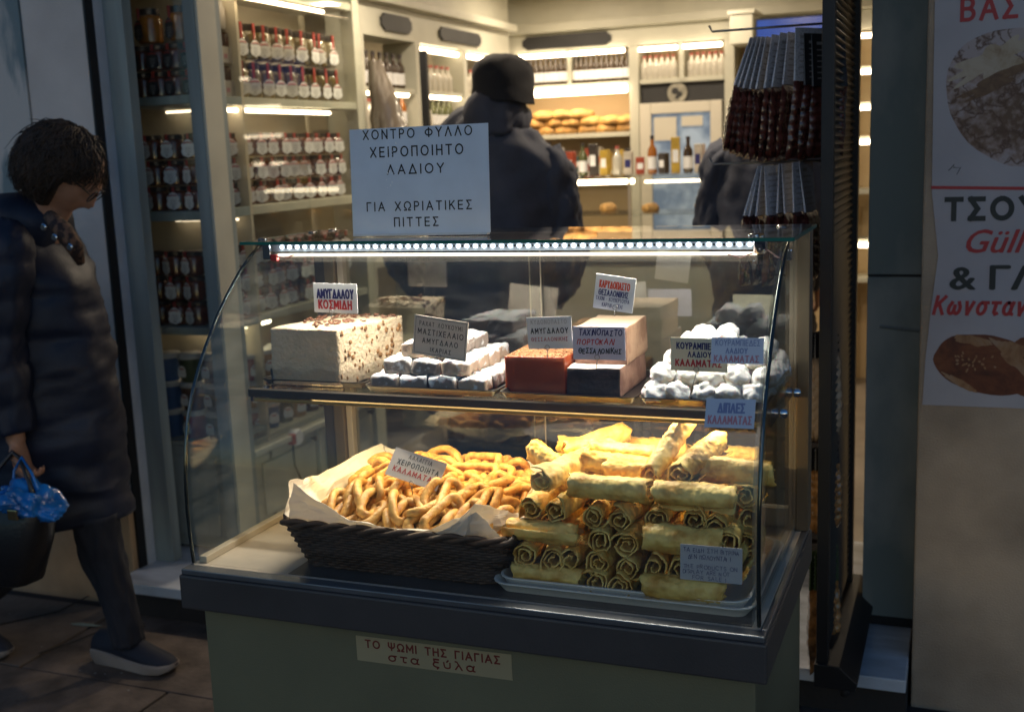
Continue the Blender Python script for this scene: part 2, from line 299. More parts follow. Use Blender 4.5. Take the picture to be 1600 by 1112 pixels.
def card(px4, Y, lines, label, mt=None, name='price_card', cat='price card', stick=None, border=None, dy=0., thick=.0012, group='price cards in the display case', wob=0., bolt=True, Yr=None):
    (a, b, c, d) = px4; Yr = Yr or Y
    TL = P(*a, Y+dy); TR = P(*b, Yr+dy); BL = P(*d, Y)
    M, w, h = frame_from(TL, TR, BL)
    mb = MB(); mb.box((0, -h, -thick), (w, 0, 0)); o = mb.build(name, mt or M_PAPER); o.data.transform(M)
    tag(o, label, cat, group)
    lettering(lines, M, w, h, o, .0005, wob=wob)
    if border:
        mb = MB(); u = .03*w; t = .0006
        for (x0, y0, x1, y1) in ((u, -u-t, w-u, -u), (u, -h+u, w-u, -h+u+t), (u, -h+u, u+t, -u), (w-u-t, -h+u, w-u, -u)): mb.box((x0, y0, .0001), (x1, y1, .0004))
        for v in mb.v: v[:] = M @ v
        mb.build('printed_border', M_INKK, o)
    if stick:      # wire holder: ring that grips the card, then a pin down
        cx, cy, ex, ey = stick; r = .0045; C = P(cx, cy, Y-.004); E = P(ex, ey, Y-.002)
        pts = [C+Vector((r*sin(t), 0, r*cos(t))) for t in [2*pi*i/14 for i in range(15)]]
        mb = MB(); mb.tube(pts, .0007, 6); mb.tube([C-Vector((0, 0, r)), E], .0008, 6); mb.build('wire_holder', M_STEEL, o, smooth='all')
    return o

# ================================================================== SETTING
def struct(o, **k): o['kind'] = 'structure'; return o
ground = struct(MB().box((-150, -150, -.35), (150, 150, -.03)).build('ground', M_JOINT))
pave = struct(B('pavement', (-9, -4, -.03), (5, 3.5, -.012), M_JOINT))
random.seed(5)
ys = [-1.0, -.35, .28, .9, 1.42, 1.98, 2.46, 2.92]
for r in range(len(ys)-1):
    x = -5.2+random.uniform(0, .4)
    while x < 1.4:
        w = random.uniform(.5, .95); z = random.uniform(-.004, .003)
        mb = MB(); mb.box((x+.005, ys[r]+.005, -.03), (min(x+w, 1.5)-.005, ys[r+1]-.005, z))
        mb.build('slab', random.choice((M_SLAB, M_SLAB, M_SLAB2)), pave, bevel=.004); x += w
# cracks and dirt spots lying on the stones
mb = MB()
for (pts) in ([(0, 975), (90, 955), (150, 925), (240, 912)], [(60, 1020), (120, 1000), (180, 975)]):
    q = [PZ(*p, .004) for p in pts]; mb.tube(q, .0022, 5)
tag(mb.build('pavement_crack', M_JOINT, pave))
mb = MB()
for i in range(60):
    p = Vector((random.uniform(-3, -1.3), random.uniform(1.4, 2.85), .004)); s_ = random.uniform(.002, .006)
    mb.add([p+Vector((s_*cos(a)*random.uniform(.5, 1.4), s_*sin(a), 0)) for a in [i_*pi/3 for i_ in range(6)]], [tuple(range(6))])
o = mb.build('gum_spots', mat('pale gum spots', (.3, .29, .27), .8), pave); o['kind'] = 'stuff'
q = PZ(130, 975, .004)
mb = MB(); mb.add([q+Vector((x, y, 0)) for x, y in ((-.05, -.006), (-.02, .01), (.03, .013), (.07, .01), (.05, -.002), (.01, -.01), (-.03, -.012))], [tuple(range(7))])
mb.build('paint_smear', mat('pale green smear', (.2, .27, .24), .6), pave)

step = struct(empty('doorstep', kind='structure'))
for x0, x1 in ((-2.6, -1.75), (-1.747, -.9), (-.897, -.102)): B('marble_slab', (x0, 2.87, .085), (x1, 3.9, .12), M_MARBLE, step, bevel=.004)
B('riser', (-2.6, 2.9, -.03), (-.102, 3.9, .084), M_JOINT, step)
floor = struct(B('shop_floor', (-3.2, 3.9, .05), (2.2, 6.9, .118), mat('shop floor tile', (.25, .21, .17), .3, var=.2)))
ceil = struct(B('shop_ceiling', (-3.2, 3.05, 2.36), (2.2, 6.9, 2.5), mat('shop ceiling', (.62, .55, .43), .8)))
bw = struct(B('back_wall', (-3.2, 6.72, .1), (2.2, 6.85, 2.4), M_CREAMW))
lw = struct(B('side_wall', (-3.05, 3.1, .1), (-2.9, 6.72, 2.4), M_CREAMW))
rw_ = struct(B('inner_wall', (1.2, 3.1, .1), (1.35, 6.72, 2.4), M_CREAMW))
lint = struct(B('facade_lintel', (-2.6, 3.0, 2.25), (-.1, 3.3, 3.6), M_WALL))
# left wall with grooved pilaster
fl = tag(empty('facade_wall'), 'weathered stucco wall with peeling blue grey pilaster beside the walking woman', 'wall')
B('wall_face', (-6, 3.0, .34), (-2.86, 3.4, 3.6), M_PEEL, fl)
B('wall_face', (-2.852, 3.0, .34), (-2.60, 3.12, 3.6), M_WALLL, fl, bevel=.006)
B('groove', (-2.858, 3.02, .34), (-2.854, 3.3, 3.6), M_JOINT, fl)
B('plinth', (-6, 2.975, -.02), (-2.6, 3.12, .335), M_PLINTH, fl, bevel=.005)
B('shutter_rail', (-2.5985, 2.998, .12), (-2.59, 3.034, 3.4), M_BLACK, fl)
# right wall
fr = tag(empty('poster_wall'), 'beige stucco wall on the right that carries the bakery poster', 'wall')
B('wall_face', (-.094, 3.0, -.02), (4, 3.35, 3.6), M_WALL, fr, bevel=.006)
# blue green panel
pn = tag(empty('metal_panel'), 'scuffed blue green metal panel between the black rack and the poster wall', 'panel')
B('sheet', (-.236, 3.2, 1.115), (-.06, 3.23, 3.3), M_PANEL, pn, bevel=.002); B('sheet', (-.236, 3.2, .15), (-.06, 3.23, 1.108), M_PANEL, pn, bevel=.002)
B('seam', (-.236, 3.206, 1.109), (-.06, 3.225, 1.114), M_BLACK, pn); B('base_gap', (-.232, 3.206, .121), (-.06, 3.225, .149), M_BLACK, pn)
mb = MB(); a = P(1375, 510, 3.199); b = P(1440, 517, 3.199); mb.tube([a, b], .0045, 6); mb.build('tape_strip', mat('grey tape', (.2, .23, .23), .5), pn)

# ================================================================== POSTER
po = tag(empty('poster'), 'white bakery poster with round loaf and braided bun printed on it', 'poster')
TL = P(1458, -60, 2.992); BR = P(1700, 642, 2.992); BL = P(1441, 632, 2.992)
mb = MB(); edge = [(1462, -60), (1459, 100), (1456, 300), (1466, 400), (1455, 480), (1446, 560), (1441, 632), (1600, 638), (1720, 642), (1760, -60)]
mb.prism([P(x, y, 2.9985) for x, y in edge], (0, -.0012, 0)); mb.build('sheet', mat('poster paper', (.38, .37, .40), .55, var=.1, vscale=5, bump=.15, bscale=12), po)
def flat_text(s, x0, x1, yt, yb, m, bold=.0, sh=0., Y=2.9965, par=None, nm='lettering'):
    TL = P(x0, yt, Y); TR = P(x1, yt+(x1-x0)*.02, Y); BL = P(x0, yb, Y); TR.z = TL.z; BL.x = TL.x
    M, w, h = frame_from(TL, TR, BL); lettering([(s, 0, 1, 0, 1, m, bold, sh)], M, w, h, par, .0003, nm)
M_PR = mat('poster red', (.38, .03, .035), .5); M_PK = mat('poster black', (.02, .025, .025), .5)
flat_text('ΒΑΣ', 1501, 1592, -4, 35, M_PR, .02, par=po)
flat_text('ΤΣΟΥ', 1476, 1625, 308, 346, M_PK, .04, par=po); flat_text('Güll', 1511, 1606, 359, 395, M_PR, .02, .35, par=po)
flat_text('& ΓΛ', 1486, 1625, 415, 452, M_PK, .04, par=po); flat_text('Κωνσταντ', 1457, 1622, 461, 492, M_PR, .022, .22, par=po)
M_, w_, h_ = frame_from(P(1455, 290.5, 2.997), P(1700, 293, 2.997), P(1455, 295.5, 2.997)); MB().box((0, -h_, 0), (w_, 0, .0004), M_).build('red_rule', M_PR, po)
mb = MB(); mb.tube([P(x, y, 2.9965) for x, y in ((1482, 267), (1491, 257), (1490, 262), (1501, 262), (1495, 273))], .0007, 5); mb.build('pen_mark', M_PK, po)
def printed_food(name, cx, cy, rx, ry, rot, m, layers, dent=.04, nn=40, Y0=2.9972):
    c = Vector((cx, cy)); pts = []
    for i in range(nn):
        a = 2*pi*i/nn; k = 1+dent*noise.noise(Vector((cos(a)*2.2, sin(a)*2.2, cx)))*2
        x = rx*cos(a)*k; y = ry*sin(a)*k; pts.append(P(cx+x*cos(rot)-y*sin(rot), cy+x*sin(rot)+y*cos(rot), Y0))
    return MB().add(pts, [tuple(range(nn))]).build(name, m, po)
def crust(name, c1, c2, c3, sc, lo, hi):
    m = bpy.data.materials.new(name); m.use_nodes = True; n = m.node_tree.nodes; l = m.node_tree.links; b = n['Principled BSDF']; b.inputs['Roughness'].default_value = .55
    tc = n.new('ShaderNodeTexCoord'); t = n.new('ShaderNodeTexNoise'); t.inputs['Scale'].default_value = sc; t.inputs['Detail'].default_value = 10; t.inputs['Roughness'].default_value = .7; t.inputs['Distortion'].default_value = .6
    l.new(tc.outputs['Object'], t.inputs[0]); r = n.new('ShaderNodeValToRGB'); l.new(t.outputs[0], r.inputs[0]); l.new(r.outputs[0], b.inputs['Base Color'])
    e = r.color_ramp.elements; e[0].position = lo; e[0].color = (*c1, 1); e[1].position = hi; e[1].color = (*c3, 1); q = e.new((lo+hi)/2); q.color = (*c2, 1)
    return m
M_LOAFB = crust('printed loaf crack', (.05, .022, .012), (.13, .07, .035), (.2, .12, .06), 20, .3, .7)
def loaf_print():
    m = bpy.data.materials.new('printed floured loaf'); m.use_nodes = True; n = m.node_tree.nodes; l = m.node_tree.links; b = n['Principled BSDF']; b.inputs['Roughness'].default_value = .55
    tc = n.new('ShaderNodeTexCoord'); ns = n.new('ShaderNodeTexNoise'); ns.inputs['Scale'].default_value = 14; ns.inputs['Detail'].default_value = 8; l.new(tc.outputs['Object'], ns.inputs[0])
    mv = n.new('ShaderNodeMix'); mv.data_type = 'RGBA'; mv.inputs[0].default_value = .16; l.new(tc.outputs['Object'], mv.inputs[6]); l.new(ns.outputs['Color'], mv.inputs[7])
    vo = n.new('ShaderNodeTexVoronoi'); vo.feature = 'DISTANCE_TO_EDGE'; vo.inputs['Scale'].default_value = 19; l.new(mv.outputs[2], vo.inputs[0])
    c1 = n.new('ShaderNodeMapRange'); c1.inputs[1].default_value = .0; c1.inputs[2].default_value = .10; l.new(vo.outputs[0], c1.inputs[0])
    fl = n.new('ShaderNodeTexNoise'); fl.inputs['Scale'].default_value = 70; fl.inputs['Detail'].default_value = 8; l.new(tc.outputs['Object'], fl.inputs[0])
    big = n.new('ShaderNodeTexNoise'); big.inputs['Scale'].default_value = 7; big.inputs['Detail'].default_value = 3; l.new(tc.outputs['Object'], big.inputs[0])
    ad = n.new('ShaderNodeMath'); ad.operation = 'MULTIPLY_ADD'; ad.inputs[1].default_value = .5; l.new(fl.outputs[0], ad.inputs[0]); l.new(big.outputs[0], ad.inputs[2])
    rp = n.new('ShaderNodeValToRGB'); l.new(ad.outputs[0], rp.inputs[0]); e = rp.color_ramp.elements; e[0].position = .62; e[0].color = (.13, .075, .045, 1); e[1].position = .84; e[1].color = (.36, .31, .31, 1); q = e.new(.72); q.color = (.25, .18, .15, 1)
    x = n.new('ShaderNodeMix'); x.data_type = 'RGBA'; x.inputs[6].default_value = (.09, .045, .025, 1); l.new(c1.outputs[0], x.inputs[0]); l.new(rp.outputs[0], x.inputs[7]); l.new(x.outputs[2], b.inputs['Base Color'])
    return m
M_LOAF = loaf_print(); M_LOAFT = crust('printed loaf flour', (.20, .12, .06), (.36, .29, .2), (.42, .36, .28), 12, .34, .6)
M_BUN = crust('printed glazed bun', (.035, .008, .004), (.13, .035, .012), (.2, .08, .03), 7, .35, .68)
M_BUNL = crust('printed bun highlight', (.14, .05, .02), (.28, .15, .07), (.3, .2, .13), 16, .35, .65)
printed_food('printed_loaf', 1594, 152, 118, 106, .5, M_LOAF, 1, .03)
printed_food('printed_flour', 1560, 92, 74, 22, -.5, M_LOAFT, 1, .45, 60, Y0=2.9968)
printed_food('printed_crack', 1556, 128, 66, 10, -.5, M_LOAFB, 1, .5, 50, Y0=2.99665)
printed_food('printed_bun', 1545, 570, 88, 46, .18, M_BUN, 1, .03)
printed_food('printed_bun', 1630, 575, 66, 52, .1, M_BUN, 1, .05, Y0=2.9971)
for (cx, cy, rx, ry, ro, k) in ((1588, 562, 12, 46, -.85, 0), (1520, 532, 30, 7, .15, 1), (1600, 548, 40, 9, .3, 2), (1500, 598, 30, 5, .5, 3)): printed_food('printed_highlight', cx, cy, rx, ry, ro, M_BUNL, 1, .25, Y0=2.9968-.00015*k)
for i in range(26):
    a = random.uniform(0, 6.28); r = random.uniform(0, 1)**.5; printed_food('printed_almond', 1520+40*r*cos(a), 566+16*r*sin(a), 2.6, 1.6, a, M_BUNL, 1, .3, 7, 2.9961-.00003*i)
# ================================================================== STREET CABINET + SIDE CABINET
def light_strip(p0, p1, parent, r=.007, s=14., col=(1, .80, .55), m=None, name='light_strip'):
    mb = MB(); mb.tube([p0, p1], r, 8); return mb.build(name, m or lum('strip %.0f' % s, col, s), parent, smooth=True)
zs = [(.50, .515), (.895, .922), (1.286, 1.318), (1.672, 1.70), (2.07, 2.10)]
fc = tag(empty('street_cabinet'), 'narrow blue grey window cabinet of stacked jars facing the street', 'cabinet')
B('jamb', (-2.599, 3.036, .12), (-2.588, 3.078, 2.3), M_JAMB, fc)
B('post', (-2.599, 3.08, .12), (-2.515, 3.125, 2.3), M_TEAL, fc, bevel=.003); B('post', (-2.70, 3.19, .12), (-2.64, 3.24, 2.3), M_TEAL, fc, bevel=.003)
B('corner_post', (-2.375, 3.2, .12), (-2.328, 3.34, 2.3), M_TEAL, fc, bevel=.003)
B('corner_side', (-2.327, 3.203, .12), (-2.318, 3.30, 2.3), M_CREAM, fc)
for a, b in zs: B('shelf', (-2.72, 3.222, a), (-2.376, 3.5, b), M_TEAL, fc, bevel=.002)
B('back_panel', (-2.9, 3.505, .12), (-2.38, 3.52, 2.3), M_CREAMW, fc)
B('base_panel', (-2.66, 3.225, .13), (-2.376, 3.25, .498), M_TEAL, fc); B('base_moulding', (-2.62, 3.218, .17), (-2.41, 3.2245, .46), M_TEAL, fc, bevel=.004)
for a, b in zs[1:4]: light_strip((-2.68, 3.47, a-.012), (-2.41, 3.47, a-.012), fc, .004, 4)  # strips added to give the jars a warm glow
pane = B('glass_pane', (-2.638, 3.212, .516), (-2.377, 3.2145, 2.3), G_CAB, fc)

sc = tag(empty('jar_cabinet'), 'tall glass fronted cabinet of ribboned jars running back along the left wall', 'cabinet')
XF = -2.4
B('post', (-2.46, 3.345, .12), (-2.36, 3.36, 2.3), M_CREAM, sc)
B('end_post', (-2.44, 4.345, .12), (-2.38, 4.40, 2.3), M_CREAM, sc, bevel=.003)
B('back_panel', (-2.653, 3.53, .12), (-2.64, 4.40, 2.3), M_CREAMW, sc)
for i, (a, b) in enumerate([(.455, .475)]+zs[1:]):
    B('shelf', (-2.638, 3.365, a), (-2.385, 4.343, b), M_CREAM, sc, bevel=.002)
for z in (2.05, 1.655): light_strip((-2.405, 3.40, z), (-2.405, 4.15, z), sc, .007, 11)
light_strip((-2.405, 3.40, 1.30), (-2.405, 3.85, 1.30), sc, .007, 8); light_strip((-2.5, 3.40, .865), (-2.5, 3.75, .865), sc, .009, 14)
B('base_panel', (-2.638, 3.365, .12), (-2.40, 4.343, .454), M_CREAM, sc)
B('counter_lip', (-2.398, 3.362, .43), (-2.34, 4.343, .452), M_CREAM, sc, bevel=.004)
for y0, y1 in ((3.40, 3.83), (3.86, 4.30)):
    d = B('door', (-2.399, y0, .14), (-2.38, y1, .42), M_CREAM, sc, bevel=.003); B('door_panel', (-2.379, y0+.05, .18), (-2.372, y1-.05, .38), M_CREAM, d, bevel=.003)
    MB().lathe([(.004, 0), (.004, .012), (.011, .014), (.011, .022), (.005, .024)], 12, Matrix.Translation((-2.38, y1-.03, .39)) @ Matrix.Rotation(pi/2, 4, 'Y')).build('knob', M_BRONZE, d, smooth=True)
for y0, y1 in ((3.365, 3.86), (3.863, 4.343)):
    g = B('glass_door', (-2.352, y0, .476), (-2.346, y1, 2.29), G_CAB, sc)
# plug timer on the cabinet with its cable
pt = tag(empty('plug_timer'), 'round white plug timer with a hanging cable on the cabinet door', 'timer')
c = PX(470, 683, -2.33)
MB().lathe([(.028, 0), (.032, .004), (.032, .03), (.028, .036)], 20, Matrix.Translation((-2.371, c.y, c.z)) @ Matrix.Rotation(pi/2, 4, 'Y')).build('dial', mat('white plastic', (.7, .7, .68), .4), pt, smooth=True)
B('red_plug', (-2.36, c.y-.045, c.z-.02), (-2.335, c.y-.02, c.z+.02), mat('red plug', (.35, .05, .04), .4), pt, bevel=.004)
mb = MB(); mb.tube([(-2.345, c.y-.035, c.z-.02), (-2.34, c.y-.04, c.z-.1), (-2.335, c.y+.01, c.z-.2), (-2.335, c.y+.02, c.z-.33)], .003, 6); mb.build('cable', M_RUBBER, pt, smooth='all')

# ---- jars
def jar_proto(body, lab, r=.036, h=.084, honey=False):
    root = empty('jar'); rb = mat('jar ribbon', (.42, .05, .04), .6)
    MB().lathe([(r*.86, 0), (r, .005), (r, h*.66), (r*.93, h*.74), (r*.78, h*.80)], 14).build('glass_body', body, root, smooth=True)
    MB().lathe([(r*.84, h*.802), (r*.86, h*.81), (r*.86, h*.97), (r*.8, h*.985)], 14).build('lid', mat('jar lid', (.06, .045, .04), .3, .5), root, smooth=True)
    mb = MB(); mb.box((-.004, -r*.9, h*.986), (.004, r*.3, h*.992)); mb.box((-.004, -r-.0022, h*.55), (.004, -r*.9, h*.992)); mb.build('ribbon', rb, root)
    L = [( .0155, .0), (.019, .008), (.0155, .016), (.0175, .024), (.008, .034), (0, .037), (-.008, .034), (-.0175, .024), (-.0155, .016), (-.019, .008), (-.0155, 0), (0, -.006)]
    kk = 1.38*r/.036; L = [(x, z*1.02) for x, z in L]
    lbl = MB().prism([(x*kk, -r-.0026, h*.14+z*kk) for x, z in L], (0, -.0006, 0)).build('label', lab, root)
    mb = MB(); mb.tube([(x*kk, -r-.0036, h*.12+(.026+.006*cos(x*80))*kk) for x in (-.011, -.005, 0, .005, .011)], .0018*kk, 5); mb.build('printed_arc', rb, lbl)
    mb = MB()
    for t in range(3): mb.box((-.008*kk, -r-.0036, h*.12+(.008+.005*t)*kk), (.008*kk, -r-.0033, h*.12+(.0095+.005*t)*kk))
    mb.box((-.004*kk, -r-.0036, h*.12+.0005*kk), (.003*kk, -r-.0033, h*.12+.0045*kk))
    o = mb.build('printed_lines', M_INKG, lbl); 
    return root
MJ = mat('jar dark preserve', (.13, .035, .016), .12, coat=.5, var=.4, vscale=30); MH = mat('jar amber honey', (.45, .17, .02), .12, coat=.5, var=.4, vscale=20)
MJ2 = mat('jar olive preserve', (.14, .10, .03), .12, coat=.5, var=.3, vscale=30)
LABW = mat('jar paper label', (.84, .84, .85), .5, var=.06); LABK = mat('jar black label', (.03, .03, .035), .4)
protoW = jar_proto(MJ, LABW); protoK = jar_proto(MJ, LABK); protoH = jar_proto(MH, LABK, .042, .115); protoO = jar_proto(MJ2, LABW, .036, .13)
ORD = ['first', 'second', 'third', 'fourth', 'fifth', 'sixth', 'seventh', 'eighth', 'ninth', 'tenth', 'eleventh', 'twelfth', 'thirteenth', 'fourteenth']
ORDN = lambda i: (ORD+['fifteenth', 'sixteenth', 'seventeenth', 'eighteenth', 'nineteenth', 'twentieth', 'twenty first', 'twenty second'])[i]
used = set()
def place(proto, loc, rz, label, cat, group):
    if id(proto) in used: o = copy_tree(proto)
    else: used.add(id(proto)); o = proto
    o.location = loc; o.rotation_euler = (0, 0, rz); return tag(o, label, cat, group)
rowsn = {3: ['bottom', 'middle', 'top'], 2: ['lower', 'upper'], 1: ['single']}
def jars_front(z, n, proto, what, xs, dz=.084):
    for r in range(n):
        for i, x in enumerate(xs):
            place(proto, (x+random.uniform(-.002, .002), 3.285, z+r*dz), radians(random.uniform(-28, 8)), f'{what} jar, {ORD[i]} from left in {rowsn[n][r]} row of that shelf, street cabinet', 'jar', 'jars stacked in the street cabinet')
jars_front(1.701, 2, protoK, 'top shelf black labelled', (-2.62, -2.548, -2.476, -2.404), .088)
jars_front(1.319, 3, protoW, 'second shelf white labelled', (-2.60, -2.518, -2.436), .087)
jars_front(.923, 3, protoW, 'third shelf white labelled', (-2.635, -2.555, -2.475), .087)
for i, x in enumerate((-2.575, -2.45)):
    place(protoH, (x, 3.29, 1.878), radians(-25), f'{("left", "right")[i]} of two large honey jars atop the black labelled jars', 'jar', 'large honey jars in the street cabinet')
# second, darker row behind
def back_row(x0, x1, y, z0, z1, parent, m): B('jar_row_shade', (x0, y, z0), (x1, y+.05, z1), m, parent)
for bay, z, n in (('third', .923, 3), ('second', 1.319, 3), ('top', 1.701, 2)):
    for r in range(n):
        if bay == 'top' : ysj = [3.60+.082*k for k in range(9)]
        else: ysj = [3.425+.082*k for k in range(11)]
        for k, y in enumerate(ysj):
            pr = protoO if bay == 'top' else protoW
            if r == n-1 and bay != 'top' and random.random() < .06: continue
            place(pr, (XF-.05+random.uniform(-.006, .003), y+random.uniform(-.006, .006), z+.001+r*(.136 if bay == 'top' else .087)), radians(70+random.uniform(-30, 16)), f'ribboned jar, {ORD[k]} from the street in {rowsn[n][r]} row, {bay} shelf of jar cabinet', 'jar', 'ribboned jars in the glass cabinet')
# white cartons at the top shelf
MBX = mat('white carton', (.55, .5, .45), .6, var=.08)
for k in range(4):
    y = 3.42+.07*(k % 2); z = 1.701+.115*(k//2)
    o = B('carton', (-2.47, y, z), (-2.405, y+.064, z+.055), MBX); tag(o, f'small white carton with red mark, {("near lower", "far lower", "near upper", "far upper")[k]} one on the top cabinet shelf', 'carton', 'white cartons on the top cabinet shelf')
    B('red_mark', (-2.4045, y+.035, z+.015), (-2.404, y+.055, z+.03), M_INKF, o)
    MB().lathe([(.028, .056), (.03, .06), (.03, .1), (.022, .108)], 12, Matrix.Translation((-2.44, y+.032, z))).build('lid', MJ, o, smooth=True)
o = MB().lathe([(.033, 0), (.036, .01), (.036, .07), (.03, .08), (.03, .098)], 16, Matrix.Translation((-2.44, 3.47, 1.93))).build('white_jar', MBX, smooth=True); tag(o, 'round white labelled jar at the top left of the jar cabinet', 'jar')
# buckets
def bucket_proto(c, nm):
    root = empty('tub'); m = mat('tub '+nm, c, .35, var=.1)
    MB().lathe([(.036, 0), (.042, .075), (.042, .082)], 18).build('body', m, root, smooth=True)
    MB().lathe([(.0445, .0825), (.0455, .085), (.0455, .098), (.042, .1005)], 18).build('lid', mat('tub lid', (.5, .5, .5), .4), root, smooth=True)
    L = [(.016, .0), (.021, .01), (.018, .03), (.008, .04), (-.008, .04), (-.018, .03), (-.021, .01), (-.016, 0)]
    lb = MB().prism([(x, -.0425, .02+z) for x, z in L], (0, -.0006, 0)).build('label', LABW, root)
    mb = MB(); mb.box((-.011, -.0436, .047), (.011, -.0433, .052)); mb.build('printed_arc', mat('jar ribbon', (0, 0, 0)), lb)
    return root
tb = bucket_proto((.03, .09, .24), 'blue'); tg = bucket_proto((.06, .08, .04), 'olive'); tr = bucket_proto((.28, .05, .045), 'red'); ty = bucket_proto((.42, .22, .05), 'yellow'); tn = bucket_proto((.12, .06, .035), 'brown')
grid = [[(tb, 'blue'), (tr, 'red'), (tg, 'olive')], [(tb, 'blue'), (tn, 'brown'), (tg, 'olive')], [(tb, 'blue'), (tg, 'olive'), (tn, 'brown')]]
for r in range(3):
    for i in range(3):
        place(grid[r][i][0], (-2.63+.098*i, 3.29, .516+r*.1015), radians(-12), f'{grid[r][i][1]} tub with white lid, {ORD[i]} from left in {rowsn[3][r]} row of street cabinet', 'tub', 'food tubs in the street cabinet')
gc = [[(ty, 'yellow'), (tr, 'red'), (tb, 'blue'), (tg, 'olive'), (ty, 'yellow'), (tn, 'brown'), (tr, 'red'), (ty, 'yellow')], [(ty, 'yellow'), (ty, 'yellow'), (tr, 'red'), (ty, 'yellow'), (tr, 'red'), (ty, 'yellow'), (ty, 'yellow'), (tr, 'red')], [(ty, 'yellow'), (tr, 'red'), (ty, 'yellow'), (ty, 'yellow'), (tr, 'red'), (tr, 'red'), (ty, 'yellow'), (ty, 'yellow')]]
for r in range(3):
    for i in range(8):
        place(gc[r][i][0], (-2.45, 3.43+.098*i, .476+r*.1015), radians(60), f'{gc[r][i][1]} tub with white lid, {ORD[i]} from the street in {rowsn[3][r]} row, jar cabinet', 'tub', 'food tubs in the jar cabinet')

# ================================================================== SHOP INTERIOR
def plaque(parent, x0, x1, z0, z1, at, axis):
    c = .018; h = (z0+z1)/2; k = (z1-z0)*.22
    prof = [(x0, h-k), (x0+c, z0+k*.7), (x0+c*1.6, z0), (x1-c*1.6, z0), (x1-c, z0+k*.7), (x1, h-k), (x1, h+k), (x1-c, z1-k*.7), (x1-c*1.6, z1), (x0+c*1.6, z1), (x0+c, z1-k*.7), (x0, h+k)]
    if axis == 'y': pts = [(at, u, z) for u, z in prof]; d = (.012, 0, 0)
    else: pts = [(u, at, z) for u, z in prof]; d = (0, -.012, 0)
    return MB().prism(pts, d).build('sign_plaque', M_DARK, parent)
sw = tag(empty('wall_shelving'), 'cream shelving with dark plaques along the shop\'s left wall', 'shelving')
X = -2.45
B('header', (-2.6, 4.5, 2.0), (X, 6.3, 2.14), M_CREAM, sw); B('crown', (-2.62, 4.48, 2.141), (X+.05, 6.32, 2.18), M_CREAM, sw, bevel=.006)
for y in (4.5, 5.06, 5.62, 6.2): B('post', (-2.62, y, .12), (X+.006, y+.05, 2.0), M_CREAM, sw, bevel=.003)
B('upstand', (-2.62, 4.5, 2.181), (X, 6.3, 2.36), M_CREAM, sw)
plaque(sw, 4.72, 5.02, 2.03, 2.105, X+.001, 'y'); plaque(sw, 5.34, 5.86, 2.03, 2.095, X+.001, 'y')
for z in (.6, 1.0, 1.32, 1.6, 1.78): B('shelf', (-2.86, 4.552, z-.02), (X-.002, 6.198, z), M_CREAM, sw)
B('back_panel', (-2.88, 4.5, .12), (-2.865, 6.3, 2.3), M_CREAMW, sw)
for (y0, y1, z) in ((5.12, 5.60, 1.975), (5.68, 6.18, 1.975), (5.12, 5.6, 1.755), (5.7, 6.15, 1.755), (4.6, 5.0, 1.755), (4.75, 5.0, 1.575)): light_strip((X-.02, y0, z), (X-.02, y1, z), sw, .012, 10)
random.seed(3)
def bottle_proto(c, nm, h=.16, r=.022, lab=True, capc=(.05, .04, .04)):
    root = empty('bottle'); m = mat('bottle '+nm, c, .15, coat=.4)
    MB().lathe([(r*.9, 0), (r, .006), (r, h*.55), (r*.9, h*.64), (r*.4, h*.76), (r*.38, h*.9)], 12).build('glass_body', m, root, smooth=True)
    MB().lathe([(r*.45, h*.9), (r*.45, h)], 10).build('cap', mat('cap '+nm, capc, .4), root, smooth=True)
    if lab: MB().lathe([(r*1.02, h*.12), (r*1.02, h*.45)], 12).build('label', LABW, root, smooth=True)
    return root
b1 = bottle_proto((.05, .03, .015), 'brown'); b2 = bottle_proto((.35, .12, .02), 'orange', .17); b3 = bottle_proto((.5, .47, .4), 'clear', .13, .025, False, (.4, .1, .08)); b4 = bottle_proto((.1, .11, .04), 'green', .15)
kinds = [(b1, 'brown'), (b2, 'orange'), (b3, 'pale'), (b4, 'green')]
n = 0
for bay, (y0, y1) in enumerate(((4.6, 5.0), (5.14, 5.58), (5.70, 6.16))):
    for zi, z in enumerate((1.32, 1.6, 1.78)):
        y = y0
        while y < y1:
            k = kinds[(zi*2+bay+n) % 4] if zi != 2 else kinds[2 if bay else 0]
            place(k[0], (X-.05, y, z+.001), 0, f'small {k[1]} bottle on left wall shelving, {ORD[bay]} bay, {("lower", "middle", "upper")[zi]} shelf, {ORD[min(13, int((y-y0)/.06))]} along', 'bottle', 'small bottles on the left wall shelving'); y += .066
            n += random.randint(0, 1)
# hanging plastic covered bundle
hb = tag(empty('hanging_bundle'), 'dark bundle in clear plastic hanging at the end of the jar cabinet', 'bundle')
rings = []
for i in range(14):
    t = i/13; c = P(585+30*t, 95+130*t, 4.45); r = .035+.06*t
    rings.append([c+Vector((r*cos(a)*(1+.25*noise.noise(Vector((a*2, t*5, 1)))), r*.6*sin(a), 0)) for a in [2*pi*j/18 for j in range(18)]])
MB().loft(rings).build('cover', mat('cloudy plastic', (.12, .1, .08), .25, coat=.8, col2=(.35, .32, .28), lo=.5, hi=.8, vscale=12, stretch=(3, 3, .6)), hb, smooth=True)
MB().box((-2.13, 4.44, 1.5), (-2.10, 4.46, 1.9)).build('hanger_bar', M_BLACK, hb)

